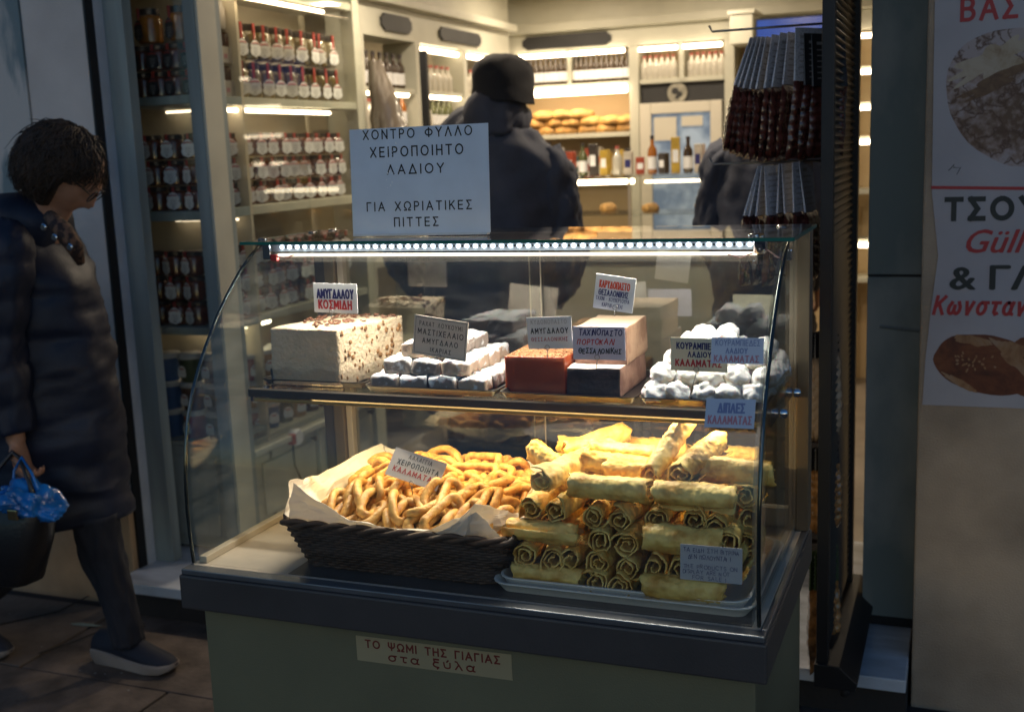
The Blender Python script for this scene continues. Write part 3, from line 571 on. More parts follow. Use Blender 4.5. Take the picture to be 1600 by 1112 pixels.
bs = tag(empty('back_shelving'), 'cream joinery with lit shelves across the back of the shop', 'shelving')
Y = 6.5
B('header', (-2.56, Y, 2.035), (-.3, Y+.2, 2.14), M_CREAM, bs); B('crown', (-2.58, Y-.05, 2.141), (-.3, Y+.2, 2.19), M_CREAM, bs, bevel=.006); B('upstand', (-2.56, Y, 2.191), (-.3, Y+.2, 2.36), M_CREAM, bs)
plaque(bs, -2.44, -1.9, 2.05, 2.125, Y-.001, 'x')
for x in (-2.55, -1.80, -1.255, -1.08, -.62): B('post', (x, Y-.006, .12), (x+.055, Y+.2, 2.034), M_CREAM, bs, bevel=.003)
B('wide_post', (-2.17, Y-.004, 1.83), (-2.15, Y+.2, 2.034), M_CREAM, bs); B('wide_post', (-1.51, Y-.004, 1.83), (-1.485, Y+.2, 2.034), M_CREAM, bs)
B('back_panel', (-2.56, Y+.205, .12), (-.3, Y+.215, 2.36), mat('warm back panel', (.6, .45, .26), .6), bs)
for (x0, x1, z) in ((-2.49, -1.805, 1.845), (-1.74, -1.26, 1.845), (-2.49, -1.805, 1.56), (-2.49, -1.805, 1.34), (-2.49, -1.805, .9), (-.56, -.3, 1.845), (-.56, -.3, 1.66), (-.56, -.3, 1.48), (-.56, -.3, 1.2), (-.56, -.3, .93), (-.56, -.3, .72)):
    B('shelf', (x0, Y+.002, z-.025), (x1, Y+.2, z), M_CREAM, bs)
for (x0, x1, z, r) in ((-2.5, -2.17, 2.012, .012), (-2.145, -1.82, 2.012, .012), (-1.735, -1.515, 2.008, .012), (-1.48, -1.265, 2.008, .012), (-2.48, -1.81, 1.80, .022), (-.58, -.3, 2.0, .012), (-.58, -.3, 1.815, .012), (-.58, -.3, 1.63, .012), (-.58, -.3, 1.45, .012), (-.58, -.3, .9, .012)):
    light_strip((x0, Y-.02, z), (x1, Y-.02, z), bs, r, 10)
for i in range(22): 
    x = -2.47+i*.031
    if abs(x+2.16) < .018: continue
    place(b1, (x, Y+.04, 1.846), 0, f'brown bottle with white label on the top back shelf, {ORDN(i)} along from left', 'bottle', 'brown bottles on the top back shelf')
for i in range(14):
    x = -1.72+i*.034
    if abs(x+1.5) < .022: continue
    k = b3; place(k, (x, Y+.04, 1.846), 0, f'pale squat bottle above the white door, {ORDN(i)} along from left', 'bottle', 'pale bottles above the white door')
# loaves
def loaf_mesh(seed):
    bm = bmesh.new(); bmesh.ops.create_icosphere(bm, subdivisions=3, radius=1)
    for v in bm.verts:
        v.co.x *= .085; v.co.y *= .05; v.co.z = max(v.co.z, -.55)*.036+.02; v.co += noise.noise_vector(v.co*22+Vector((seed*5, 0, 0)))*.008
        v.co.z = max(v.co.z, 0)
    me = bpy.data.meshes.new('loaf'); bm.to_mesh(me); bm.free(); me.materials.append(M_PEACH); me.polygons.foreach_set('use_smooth', [True]*len(me.polygons)); return me
loaves = [loaf_mesh(i) for i in range(3)]
for i in range(15):
    lay = i//6; x = -2.42+(i % 6)*.115+lay*.04
    o = link_mesh('loaf', loaves[i % 3]); o.location = (x, Y+.06-.01*lay, 1.561+lay*.043); o.rotation_euler = (0, 0, random.uniform(-.5, .5))
    tag(o, f'brown bread loaf on the lit back shelf, {ORD[i % 6]} from left in {("bottom", "middle", "top")[lay]} layer', 'loaf', 'bread loaves on the lit back shelf')
# packets and bottles on lower back shelves
pcs = [((.45, .28, .05), 'amber'), ((.5, .45, .38), 'white'), ((.35, .06, .03), 'red'), ((.03, .1, .1), 'teal'), ((.05, .04, .035), 'black'), ((.5, .33, .05), 'yellow')]
random.seed(9)
for i in range(11):
    x = -2.44+i*.062; c, nm = pcs[(i*5+2) % 6]; h = random.uniform(.09, .16)
    mb = MB(); mb.box((-.024, -.02, 0), (.024, .02, h*.85)); mb.prism([(-.024, -.02, h*.85), (.024, -.02, h*.85), (.024, .02, h*.85), (-.024, .02, h*.85)], (0, 0, h*.1))
    o = mb.build('packet', mat('packet '+nm, c, .4, var=.2, vscale=40), bevel=.004); o.location = (x, Y+.05, 1.341); o.rotation_euler = (0, 0, random.uniform(-.3, .3))
    tag(o, f'{nm} food packet under the bread shelf, {ORD[i]} from left', 'packet', 'food packets below the bread shelf')
    MB().box((-.015, -.0212, h*.3), (.015, -.0204, h*.6)).build('label', LABW if nm != 'white' else M_INKR, o)
# white door with glass, below the dark niche
dr = tag(empty('glazed_door'), 'white framed glazed door under a dark niche in the back wall', 'door')
MW = mat('white door paint', (.6, .56, .47), .5)
B('niche', (-1.742, Y+.03, 1.70), (-1.262, Y+.06, 1.818), M_DARK, dr)
for a, b in (((-1.74, Y-.01, .12), (-1.675, Y+.04, 1.71)), ((-1.335, Y-.01, .12), (-1.27, Y+.04, 1.71)), ((-1.674, Y-.01, 1.65), (-1.336, Y+.04, 1.71)), ((-1.674, Y-.01, .12), (-1.336, Y+.04, .7))): B('frame', a, b, MW, dr, bevel=.004)
B('pane', (-1.673, Y+.01, .701), (-1.337, Y+.016, 1.649), mat('glowing pane', (.3, .36, .42), .15, col2=(.05, .06, .07), vscale=7, lo=.4, hi=.6, emit=(.45, .6, .8), estr=.25), dr)  # faint blue light on the pane is its own emission
B('notice', (-1.66, Y-.002, 1.5), (-1.53, Y+.004, 1.63), MW, dr); B('notice', (-1.5, Y-.002, 1.575), (-1.38, Y+.004, 1.63), MW, dr)
em = tag(empty('round_emblem'), 'round pale emblem mounted in the dark niche over the glazed door', 'emblem')
c = P(1057, 145, Y); Mx = Matrix.Translation((c.x, Y+.028, c.z)) @ Matrix.Rotation(pi/2, 4, 'X')
MB().lathe([(.056, 0), (.058, .004), (.056, .012)], 28, Mx).build('disc', mat('emblem pale metal', (.34, .32, .26), .4, .3, var=.4, vscale=30), em, smooth=True)
for (dx, dz, r) in ((-.012, .01, .02), (.014, -.008, .016), (.0, -.024, .012)): MB().lathe([(r, .013), (r*.7, .016)], 14, Mx @ Matrix.Translation((dx, dz, 0))).build('relief', M_DARK, em)
# beige pillar box and blue screen
cb = tag(empty('wall_box'), 'cream box projecting near the ceiling left of the blue screen', 'box')
B('body', (-1.17, 6.2, 1.98), (-1.05, 6.45, 2.13), M_CREAM, cb, bevel=.004); B('trim', (-1.18, 6.19, 2.131), (-1.04, 6.46, 2.15), M_CREAM, cb)
so = tag(empty('blue_screen'), 'bright blue screen high at the back behind the hanging bags', 'screen')
B('bezel', (-1.02, 6.1, 1.90), (-.62, 6.14, 2.09), M_BLACK, so); B('display', (-1.01, 6.094, 1.91), (-.63, 6.099, 2.08), mat('blue display', (.02, .05, .2), .2, emit=(.05, .15, .75), estr=.28, col2=(.01, .02, .1), vscale=8), so)
# ceiling lights and dome
for i, (px, py) in enumerate(((720, -3), (886, 6))):
    c = PZ(px, py, 2.359); L = tag(empty('ceiling_light', c), f'round recessed ceiling light, the {("left one cut by the frame top", "right one above the man")[i]}', 'ceiling light', 'round ceiling lights')
    MB().lathe([(.068, -.014), (.075, -.001), (.075, 0)], 24).build('rim', MW, L, smooth=True); MB().lathe([(.058, -.018), (.062, -.0145)], 24).build('diffuser', lum('downlight', (1, .9, .72), 12), L)
for kx_, (x, y) in enumerate(((-2.0, 4.3), (-1.0, 4.3), (-.2, 5.2))):
    L = tag(empty('ceiling_light', (x, y, 2.359)), 'round recessed ceiling light '+('over the jar cabinet end', 'over the doorway behind the man', 'over the right wall shelving')[kx_], 'ceiling light', 'round ceiling lights'); 
    MB().lathe([(.068, -.014), (.075, -.001), (.075, 0)], 24).build('rim', MW, L, smooth=True); MB().lathe([(.058, -.018), (.062, -.0145)], 24).build('diffuser', MATS['downlight'], L)
c = PZ(788, 17, 2.359); L = tag(empty('dome_camera', c), 'small white dome camera on the ceiling between the lights', 'camera'); MB().lathe([(.04, -.01), (.04, 0)], 18).build('base', MW, L, smooth=True); MB().lathe([(.006, -.035), (.022, -.028), (.03, -.011)], 18).build('dome', M_DARK, L, smooth=True)
def area(name, loc, sx, sy, e, col, rot=(0, 0, 0)):
    l = bpy.data.lights.new(name, 'AREA'); l.shape = 'RECTANGLE'; l.size = sx; l.size_y = sy; l.energy = e; l.color = col
    o = bpy.data.objects.new(name, l); COL.objects.link(o); o.location = loc; o.rotation_euler = rot; return o
WARM = (1, .74, .46)
for (x, y, e) in ((-2.05, 5.9, 9), (-1.3, 5.9, 9), (-2.0, 4.3, 13), (-1.0, 4.3, 11), (-.2, 5.2, 7)): area('ceiling_lamp', (x, y, 2.33), .12, .12, e, (1, .82, .6))
area('shelf_lamp', (-2.15, 6.42, 1.78), .65, .02, 2.2, WARM); area('shelf_lamp', (-2.35, 3.85, 2.03), .02, .8, .8, WARM)

# service counter with glass vitrine
ct = tag(empty('service_counter'), 'lit glass service counter in front of the back shelves', 'counter')
Yc = 5.0
B('base', (-1.85, Yc, .12), (-.9, Yc+.5, .98), M_CREAM, ct); B('worktop', (-1.87, Yc-.02, .981), (-.88, Yc+.52, 1.01), MW, ct)
B('glass_front', (-1.84, Yc, 1.011), (-.92, Yc+.006, 1.34), G_CAB, ct); B('glass_top', (-1.85, Yc-.01, 1.341), (-.91, Yc+.4, 1.349), G_CAB, ct)
B('glass_shelf', (-1.84, Yc+.02, 1.17), (-.92, Yc+.38, 1.176), G_CAB, ct)
for x in (-1.84, -1.40, -.93): B('mullion', (x, Yc-.006, 1.011), (x+.012, Yc-.001, 1.34), M_BEIGE, ct)
light_strip((-1.8, Yc+.03, 1.322), (-1.38, Yc+.03, 1.322), ct, .011, 12); light_strip((-1.33, Yc+.03, 1.318), (-.98, Yc+.03, 1.318), ct, .006, 6)
for i in range(12):
    o = link_mesh('pastry', loaves[i % 3]); o.scale = (.5, .8, .8); o.location = (-1.78+.075*i, Yc+.12+.08*(i % 2), 1.011 if i % 3 else 1.177)
    tag(o, f'golden pastry in the far service counter, {ORD[i]} from left', 'pastry', 'pastries in the service counter')
random.seed(21)
for i in range(16):
    c, nm = pcs[i % 6]; x = -1.82+.055*i; k = i % 3; h = random.uniform(.07, .16)
    if k == 0:
        pr = kinds[i % 4]; place(pr[0], (x, Yc+.15, 1.35), 0, f'small {pr[1]} bottle on the service counter top, {ORDN(i)} along from left', 'bottle', 'bottles and packets on the counter top')
    else:
        o = MB().box((-.02, -.018, 0), (.02, .018, h)).build('packet', mat('packet '+nm, c, .4, var=.2, vscale=40), bevel=.004); o.location = (x, Yc+.14, 1.35); o.rotation_euler = (0, 0, random.uniform(-.4, .4))
        tag(o, f'{nm} packet standing on the service counter top, {ORDN(i)} along from left', 'packet', 'bottles and packets on the counter top')
        MB().box((-.013, -.0192, h*.3), (.013, -.0184, h*.65)).build('label', LABW if nm != 'white' else M_INKN, o)
# low bread table and stacked dark crates seen through the lower case
bt = tag(empty('bread_bench'), 'low wooden bench with bread baskets behind the man', 'bench')
B('top', (-2.25, 4.7, .50), (-1.3, 5.3, .53), mat('bench timber', (.25, .15, .07), .6, var=.3, stretch=(.4, 4, 4)), bt); 
for x in (-2.22, -1.35):
    for y in (4.73, 5.24): B('leg', (x, y, .12), (x+.05, y+.05, .499), M_BLACK, bt)
for i in range(4):
    x = -2.12+.22*i; bk = tag(empty('bread_basket', (x, 4.88, .531)), f'shallow bread basket on the low bench, {ORD[i]} from left', 'basket', 'bread baskets on the low bench')
    MB().lathe([(.07, 0), (.1, .06), (.105, .06), (.1, .07), (.09, .065), (.07, .01)], 18).build('bowl', mat('cane', (.3, .17, .07), .7, bump=.6, bscale=80), bk, smooth=True)
    o = link_mesh('loaf', loaves[i % 3]); o.location = (x, 4.88, .55); o.scale = (.9, 1.3, 1.5); tag(o, f'brown loaf in the {ORD[i]} bread basket on the bench', 'loaf', 'loaves in the bench baskets')
random.seed(4)
MC = mat('dark crate board', (.06, .045, .035), .6, var=.3)
for c_ in range(4):
    for r in range(6):
        x = -1.18+.205*c_; z = .121+.085*r; o = empty('crate', (x, 3.62+random.uniform(-.01, .01), z)); tag(o, f'flat dark crate seen under the case shelf, {ORD[c_]} stack from left, {ORD[r]} from floor', 'crate', 'flat dark crates stacked behind the case')
        o.rotation_euler = (0, 0, random.uniform(-.04, .04)); B('tray', (0, 0, 0), (.19, .3, .072), MC, o, bevel=.004); B('corner_block', (-.003, -.004, .0), (.02, .02, .078), mat('pale crate corner', (.3, .24, .18), .6), o); B('corner_block', (.172, -.004, 0), (.193, .02, .078), MATS['pale crate corner'], o)
# ================================================================== DISPLAY CASE
dc = tag(empty('display_case', (0, 0, 0)), 'glass pastry display case with curved front on a dark green base', 'display case')
X0, X1, YF, YB = -1.346, -.26, 1.657, 2.215
PROF = [(1.690, .737), (1.686, .79), (1.685, .84), (1.688, .90), (1.697, .96), (1.710, 1.01), (1.730, 1.055), (1.757, 1.10), (1.787, 1.14), (1.825, 1.185), (1.866, 1.225), (1.91, 1.262), (1.955, 1.292), (1.985, 1.308)]
MB().box((X0+.028, YF+.03, .06), (X1-.022, YB, .655)).build('base_panel', M_GREEN, dc, bevel=.003)
for x in (X0+.1, X1-.14):
    for y in (1.75, 2.1): MB().lathe([(.02, -.012), (.024, -.006), (.024, .008), (.02, .012)], 12, Matrix.Translation((x, y, .024)) @ Matrix.Rotation(pi/2, 4, 'Y')).build('caster', M_RUBBER, dc, smooth=True)
MB().box((X0, YF, .658), (X1, YB+.004, .724)).build('counter_band', M_BLACKTRIM, dc, bevel=.004)
mb = MB()
for a, b in (((X0+.004, YF+.004, .7245), (X1-.004, YF+.03, .735)), ((X0+.004, YF+.031, .7245), (X0+.012, YB, .735)), ((X1-.014, YF+.031, .7245), (X1-.004, YB, .735))): mb.box(a, b)
mb.build('edge_rail', M_RAIL, dc, bevel=.002)
B('case_floor', (X0+.0125, YF+.031, .7245), (X1-.0145, YB-.03, .7345), M_BED, dc)
B('inner_rail', (-1.329, 1.70, .735), (-1.312, 2.17, .748), M_BEIGE, dc, bevel=.002); B('inner_rail', (-.30, 2.0, .735), (-.287, 2.17, .745), M_BEIGE, dc, bevel=.002)
B('floor_shade_sheet', (-1.13, 1.694, .7346), (-.289, 2.02, .7356), mat('dark floor shade', (.035, .035, .038), .5), dc)  # dark sheet added for the floor's unlit front under basket and tray
# curved front sheet
mb = MB(); xs = (-1.333, -.281); t = .005; ring = []
out = [Vector((0, y, z)) for y, z in PROF]
inn = []
for i, p in enumerate(out):
    a = out[max(0, i-1)]; b = out[min(len(out)-1, i+1)]; tt = (b-a).normalized(); nrm = Vector((0, tt.z, -tt.y)); inn.append(p+nrm*t)
loop = out+inn[::-1]
mb.loft([[Vector((x, p.y, p.z)) for p in loop] for x in xs]); fg = mb.build('curved_front_glass', G_CASE, dc, smooth=True)
M_RIM = mat('glass edge strip', (.10, .12, .12), .12, .9)
for i, x in enumerate((-1.3365, -.2775)):
    MB().tube([Vector((x, (a.y+b.y)/2, (a.z+b.z)/2)) for a, b in zip(out, inn)], .0034, 8).build('edge_strip', M_RIM, dc, smooth='all')
for x in (-1.3285, -.2885):
    pts = [Vector((x, p.y+.0065, p.z)) for p in out]+[Vector((x, 2.18, 1.31)), Vector((x, 2.18, .737))]
    MB().prism(pts, (.004, 0, 0)).build('side_glass', G_CASE, dc)
tgz = 1.3165
tg_ = B('top_glass', (-1.324, 1.908, tgz), (-.258, 2.212, tgz+.006), G_CASE, dc)
B('polished_edge', (-1.325, 1.905, tgz), (-.257, 1.9075, tgz+.006), M_EDGE, dc); B('polished_edge', (-.2575, 1.908, tgz), (-.2555, 2.213, tgz+.006), M_EDGE, dc); B('polished_edge', (-1.3265, 1.908, tgz), (-1.3245, 2.213, tgz+.006), M_EDGE, dc)
for (px, py) in ((411, 374), (489, 363), (520, 360), (1178, 368), (1222, 354)):
    c = PZ(px, py, tgz+.0065); MB().lathe([(.010, 0), (.0105, .002), (.007, .004)], 14, Matrix.Translation((c.x, min(max(c.y, 1.93), 2.19), tgz+.0062))).build('screw_cap', M_CHROME, dc, smooth=True)
# back frame and sliding panes
for (a, b, m) in (((-1.318, 2.165, .736), (-1.292, 2.205, 1.314), M_BLACKTRIM), ((-1.291, 2.16, .736), (-1.266, 2.205, 1.314), M_BRONZE), ((-1.265, 2.17, .736), (-1.25, 2.20, 1.314), M_BEIGE), ((-.3, 2.172, .736), (-.286, 2.2, 1.314), M_BEIGE), ((-.285, 2.165, .736), (-.262, 2.213, 1.314), M_BRONZE)):
    B('back_post', a, b, m, dc, bevel=.002)
B('back_rail', (-1.249, 2.175, .736), (-.301, 2.2, .775), M_BEIGE, dc, bevel=.002); B('back_rail', (-1.249, 2.18, 1.298), (-.301, 2.2, 1.314), M_BRONZE, dc, bevel=.002)
for (x0, x1, y) in ((-1.248, -.80, 2.183), (-.825, -.302, 2.191)):
    B('sliding_pane', (x0, y, .777), (x1, y+.004, 1.296), G_BACK, dc)
for x, y in ((-.80, 2.183), (-.827, 2.191)): B('pane_edge', (x, y-.001, .777), (x+.0016, y+.004, 1.296), M_BEIGE, dc)
# shelf
SZ = 1.03
B('shelf_glass', (-1.32, 1.905, SZ-.007), (-.289, 2.16, SZ), G_CASE, dc)
B('shelf_edge', (-1.322, 1.889, SZ-.015), (-.292, 1.904, SZ+.001), mat('dark bronze bar', (.07, .055, .04), .4, .5), dc, bevel=.002)
B('shelf_edge_glow', (-1.31, 1.8905, SZ-.024), (-.300, 1.9025, SZ-.0175), mat('gold lamplight lip', (.55, .38, .12), .3, .8), dc, bevel=.001)  # lamplight on the bar's underside painted as a gold strip
for x in (-1.327, -.2975):
    B('shelf_bracket', (x-.001, 1.905, SZ-.028), (x+.006, 2.16, SZ-.008), M_BLACKTRIM, dc, bevel=.002)
    for y in (1.95, 2.12): MB().lathe([(.009, 0), (.009, .008), (.006, .012)], 12, Matrix.Translation((x+.006 if x < -1 else x+.0145, y, SZ-.012)) @ Matrix.Rotation(pi/2 if x > -1 else pi/2, 4, 'Y')).build('stud', M_CHROME, dc, smooth=True)
# led strip
ls = B('led_channel', (-1.285, 1.958, 1.2985), (-.315, 1.962, 1.3155), mat('clear channel', (.55, .6, .65), .3), dc)
mb = MB(); n = 54
for i in range(n):
    x = -1.262+i*(.925/(n-1)); mb.lathe([(.0034, 0), (.0028, .0012), (.001, .0018)], 8, Matrix.Translation((x, 1.9575, 1.3075)) @ Matrix.Rotation(pi/2, 4, 'X'))
o = mb.build('led_dots', lum('led dot', (.82, .93, 1), 26), ls); o['kind'] = 'stuff'
mb = MB()
for i in range(n-1): x = -1.262+(i+.5)*(.925/(n-1)); mb.box((x-.0016, 1.9572, 1.3055), (x+.0016, 1.9579, 1.3095))
o = mb.build('resistors', M_INKK, ls); o['kind'] = 'stuff'
B('glow_bar', (-1.27, 1.950, 1.2895), (-.325, 1.9615, 1.2945), lum('warm white bar', (1, .87, .66), 1.7), dc)
MB().lathe([(.011, 0), (.012, .004), (.012, .02), (.008, .03)], 16, Matrix.Translation((-.318, 1.952, 1.296)) @ Matrix.Rotation(.3, 4, 'X')).build('spot_bracket', M_CHROME, dc, smooth=True)
mb = MB(); mb.box((-1.300, 1.945, 1.284), (-1.283, 1.955, 1.315)); mb.build('end_clip', M_CHROME, dc, bevel=.002)
B('red_connector', (-1.282, 1.944, 1.281), (-1.268, 1.955, 1.294), mat('red connector', (.5, .03, .03), .4), dc, bevel=.002)
mb = MB(); mb.tube([(-1.274, 1.95, 1.29), (-1.25, 1.948, 1.286), (-1.23, 1.948, 1.293)], .0012, 5); mb.tube([(-.33, 1.95, 1.293), (-.35, 1.945, 1.286), (-.372, 1.947, 1.291)], .0012, 5); mb.tube([(-.309, 1.955, 1.30), (-.29, 1.96, 1.285), (-.293, 2.0, 1.28)], .0012, 5); mb.build('thin_wire', mat('pink wire', (.6, .3, .26), .4), dc)
B('hinge_clip', (-.2865, 2.0, 1.275), (-.272, 2.02, 1.295), M_CHROME, dc, bevel=.003)
area("case_led_lamp", (-.79, 1.972, 1.286), .93, .012, 7.0, (1, .90, .76), (radians(-14), 0, 0))
B('lower_strip', (-1.2, 1.93, SZ-.016), (-.36, 1.94, SZ-.0085), lum('lower strip', (1, .70, .32), 5), dc)
area('lower_lamp', (-.78, 1.925, SZ-.018), .84, .012, 4.2, (1, .70, .33), (radians(6), 0, 0))
# sticker on the base
st = MB(); q = [P(x, y, 1.6868) for x, y in ((556, 992), (799, 1022), (800, 1063), (557, 1030))]
Mf, w_, h_ = frame_from(q[0], q[1], q[3]); st.box((0, -h_, 0), (w_, 0, .0006), Mf); stk = st.build('base_sticker', mat('yellowed sticker', (.40, .34, .20), .45, var=.1), dc)
lettering([('ΤΟ ΨΩΜΙ ΤΗΣ ΓΙΑΓΙΑΣ', .06, .93, .1, .44, M_INKR, .03), ('στα ξύλα', .21, .77, .52, .88, M_INKR, .022)], Mf, w_, h_, stk, .0009)
for p in stk.children: p.data.materials[0] = mat('sticker maroon', (.16, .02, .015), .5)

# ---- paper sign on top
sg = MB(); q = [P(x, y, 2.0) for x, y in ((541, 203), (756, 192), (758, 362), (543, 366))]; q[0].y += .012; q[1].y += .02
dz_ = tgz+.0065-min(q[2].z, q[3].z)
Mf, w_, h_ = frame_from(q[0], q[1], q[3]); sg.box((0, -h_, -.0015), (w_, 0, 0)); sgo = sg.build('paper_sign', M_PAPERB); sgo.data.transform(Mf)
tag(sgo, 'large laminated blue white paper sign standing on the glass top of the case', 'sign')
lettering([('~ΧΟΝΤΡΟ ΦΥΛΛΟ', .10, .89, .012, .105, M_INKK, .012), ('~ΧΕΙΡΟΠΟΙΗΤΟ', .15, .825, .175, .275, M_INKK, .012), ('~ΛΑΔΙΟΥ', .27, .685, .345, .44, M_INKK, .012), ('~ΓΙΑ ΧΩΡΙΑΤΙΚΕΣ', .11, .875, .695, .785, M_INKK, .012), ('~ΠΙΤΤΕΣ', .31, .635, .845, .935, M_INKK, .012)], Mf, w_, h_, sgo, .0005)
mb = MB()
for k in range(26):
    v = -.03-.45*random.random()*h_/.21; x = w_*(.345+.02*random.uniform(-1, 1)-.03*(-v/h_)); s_ = random.uniform(.0006, .0016); v = -h_*random.uniform(.12, .6)
    mb.box((x, v, .0002), (x+s_, v+s_*random.uniform(1, 3), .0007), Mf)
o = mb.build('scratch_glints', mat('worn film', (.9, .9, .9), .3), sgo); o['kind'] = 'stuff'
mb = MB(); mb.box((.001, -h_-.004, -.012), (w_*.98, -h_+.0005, .003), Mf); mb.build('stand_foot', MATS['clear channel'], sgo)

# ================================================================== TRAYS AND SWEETS
def tray(name, x0, x1, y0, y1, z, h, m, label, cat='tray', group=None, sl=.008, r=.012, thick=.0015):
    def ring(ins, zz, k=5):
        pts = []
        for cx, cy, a0 in ((x1-r, y1-r, 0), (x0+r, y1-r, 1), (x0+r, y0+r, 2), (x1-r, y0+r, 3)):
            for j in range(k): a = pi/2*(a0+j/(k-1)); pts.append(Vector((cx+(r-ins)*cos(a) if r > ins else cx, cy+(r-ins)*sin(a) if r > ins else cy, zz)))
        return pts
    mb = MB(); mb.loft([ring(sl, z+thick), ring(sl, z), ring(0, z+h-thick*2), ring(-.003, z+h-thick), ring(-.003, z+h), ring(.0015, z+h), ring(sl+.001, z+thick*1.1)])
    o = mb.build(name, m, smooth=True); return tag(o, label, cat, group)
TGp = 'dark metal trays on the glass shelf'
T1 = tray('sweets_tray', -1.318, -1.085, 1.935, 2.155, SZ+.0005, .013, M_TRAY, 'dark metal tray under the tall nougat block', group=TGp)
T2 = tray('sweets_tray', -1.072, -.80, 1.915, 2.155, SZ+.0005, .013, M_TRAY, 'dark metal tray under the sugared Turkish delight', group=TGp)
T3 = tray('sweets_tray', -.787, -.532, 1.91, 2.155, SZ+.0005, .013, M_TRAY, 'dark metal tray under the red and chocolate paste blocks', group=TGp)
T4 = tray('sweets_tray', -.522, -.30, 1.91, 2.155, SZ+.0005, .014, M_TRAY, 'dark metal tray under the sugar dusted cookies', group=TGp)
ZT = SZ+.0025
def quad_block(name, FL, FR, depth, z0, z1, m, front=None, top=None, amp=.0026, sc=30, seed=0, skew=0., sub=7):
    me = lumpy(name, (1, 1, 1), m, r=.03, amp=0, seed=seed, sub=sub)
    w = (FR-FL); 
    for v in me.vertices:
        u, t, h = v.co.x+.5, v.co.y+.5, v.co.z
        p = Vector((FL.x+w.x*u+skew*t, FL.y+w.y*u+depth*t, z0+(z1-z0)*h))
        v.co = p + noise.noise_vector(p*sc+Vector((seed, 0, 0)))*amp*(0 if h < .02 else 1)
    me.update()
    for k, mm in enumerate((front, top)):
        me.materials.append(mm or m)
    for f in me.polygons:
        if front and f.normal.y < -.75: f.material_index = 1
        if top and f.normal.z > .75: f.material_index = 2
    return link_mesh(name, me)
M_NOUG = mat('pistachio cream nougat', (.70, .55, .38), .75, bump=1., bscale=130, bdist=.006, sss=.05, col2=(.48, .40, .27), vscale=16, lo=.5, hi=.75)
FL, FR = PZ(427, 600, ZT), PZ(533, 605, ZT); zt = P(530, 515, FR.y).z
ng = quad_block('nougat_block', FL, FR, .195, ZT, zt, M_NOUG, amp=.0025, skew=.045, seed=3); tag(ng, 'tall cream nougat block topped with almonds on the left shelf tray', 'nougat')
M_ALM = mat('toasted almond', (.30, .155, .06), .5, var=.35, vscale=60); M_ALMD = mat('dark almond skin', (.16, .065, .035), .45, var=.3, vscale=60)
def pebble(name, m, sx, sy, sz, seed=0, sub=2):
    bm = bmesh.new(); bmesh.ops.create_icosphere(bm, subdivisions=sub, radius=1)
    for v in bm.verts: v.co = Vector((v.co.x*sx, v.co.y*sy, v.co.z*sz))*(1+.25*noise.noise(v.co*1.7+Vector((seed*3, 0, 0))))
    me = bpy.data.meshes.new(name); bm.to_mesh(me); bm.free(); me.materials.append(m); me.polygons.foreach_set('use_smooth', [True]*len(me.polygons)); return me
alm = [pebble('almond', M_ALM, .0065, .0045, .0025, i, 1) for i in range(3)]+[pebble('almond', M_ALMD, .008, .005, .002, i+5, 1) for i in range(3)]
random.seed(8)
for i in range(64):      # pieces cut through on the right face
    t, h = random.random(), random.uniform(.05, .97); p = Vector((FR.x+.045*t+.0006, FR.y+.19*t, ZT+(zt-ZT)*h))
    o = link_mesh('almond', alm[i % 3], ng); o.location = p; o.rotation_euler = (random.uniform(0, 6), pi/2+random.uniform(-.2, .2), 0); s_ = random.uniform(.5, 1.15); o.scale = (s_, s_, s_*.6)
for i in range(14):
    u, h = random.random(), random.uniform(.1, .95); p = Vector((FL.x+(FR.x-FL.x)*u, FL.y+.0007, ZT+(zt-ZT)*h)); o = link_mesh('almond', alm[i % 3], ng); o.location = p; o.rotation_euler = (pi/2, random.uniform(0, 6), 0); o.scale = (.45, .45, .3)
for i in range(110):
    u, t = random.uniform(.05, .97), random.random()**.8; c_ = noise.noise(Vector((u*3, t*4, 1)))
    if c_ < -.12 and t < .8: continue
    p = Vector((FL.x+(FR.x-FL.x)*u+.045*t, FL.y+.01+.18*t, zt+.0015+random.uniform(0, .003))); o = link_mesh('almond', alm[3+i % 3], ng); o.location = p; o.rotation_euler = (random.uniform(-.5, .5), random.uniform(-.5, .5), random.uniform(0, 6)); s_ = random.uniform(.6, 1.15); o.scale = (s_,)*3
# crinkled wrap round its foot
m_wrap = glass('cling film', (.93, .93, .93), 2.2, .05, .12); rings = []
for k, h in enumerate((0, .012, .024, .034)):
    r = []
    per = [(FL.x, FL.y), (FR.x, FR.y), (FR.x+.045, FR.y+.195), (FL.x+.045, FL.y+.195)]
    for s0 in range(4):
        a, b = per[s0], per[(s0+1) % 4]
        for j in range(14):
            t = j/14; x, y = a[0]+(b[0]-a[0])*t, a[1]+(b[1]-a[1])*t; cx, cy = (FL.x+FR.x)/2, FL.y+.1
            d = Vector((x-cx, y-cy)).normalized()*(.003+.003*noise.noise(Vector((x*60, y*60, k*1.3)))); r.append(Vector((x+d.x, y+d.y, ZT+h*(1+.3*noise.noise(Vector((x*30, y*30, 2)))))))
    rings.append(r)
MB().loft(rings, cap=False).build('cling_wrap', m_wrap, ng, smooth='all')
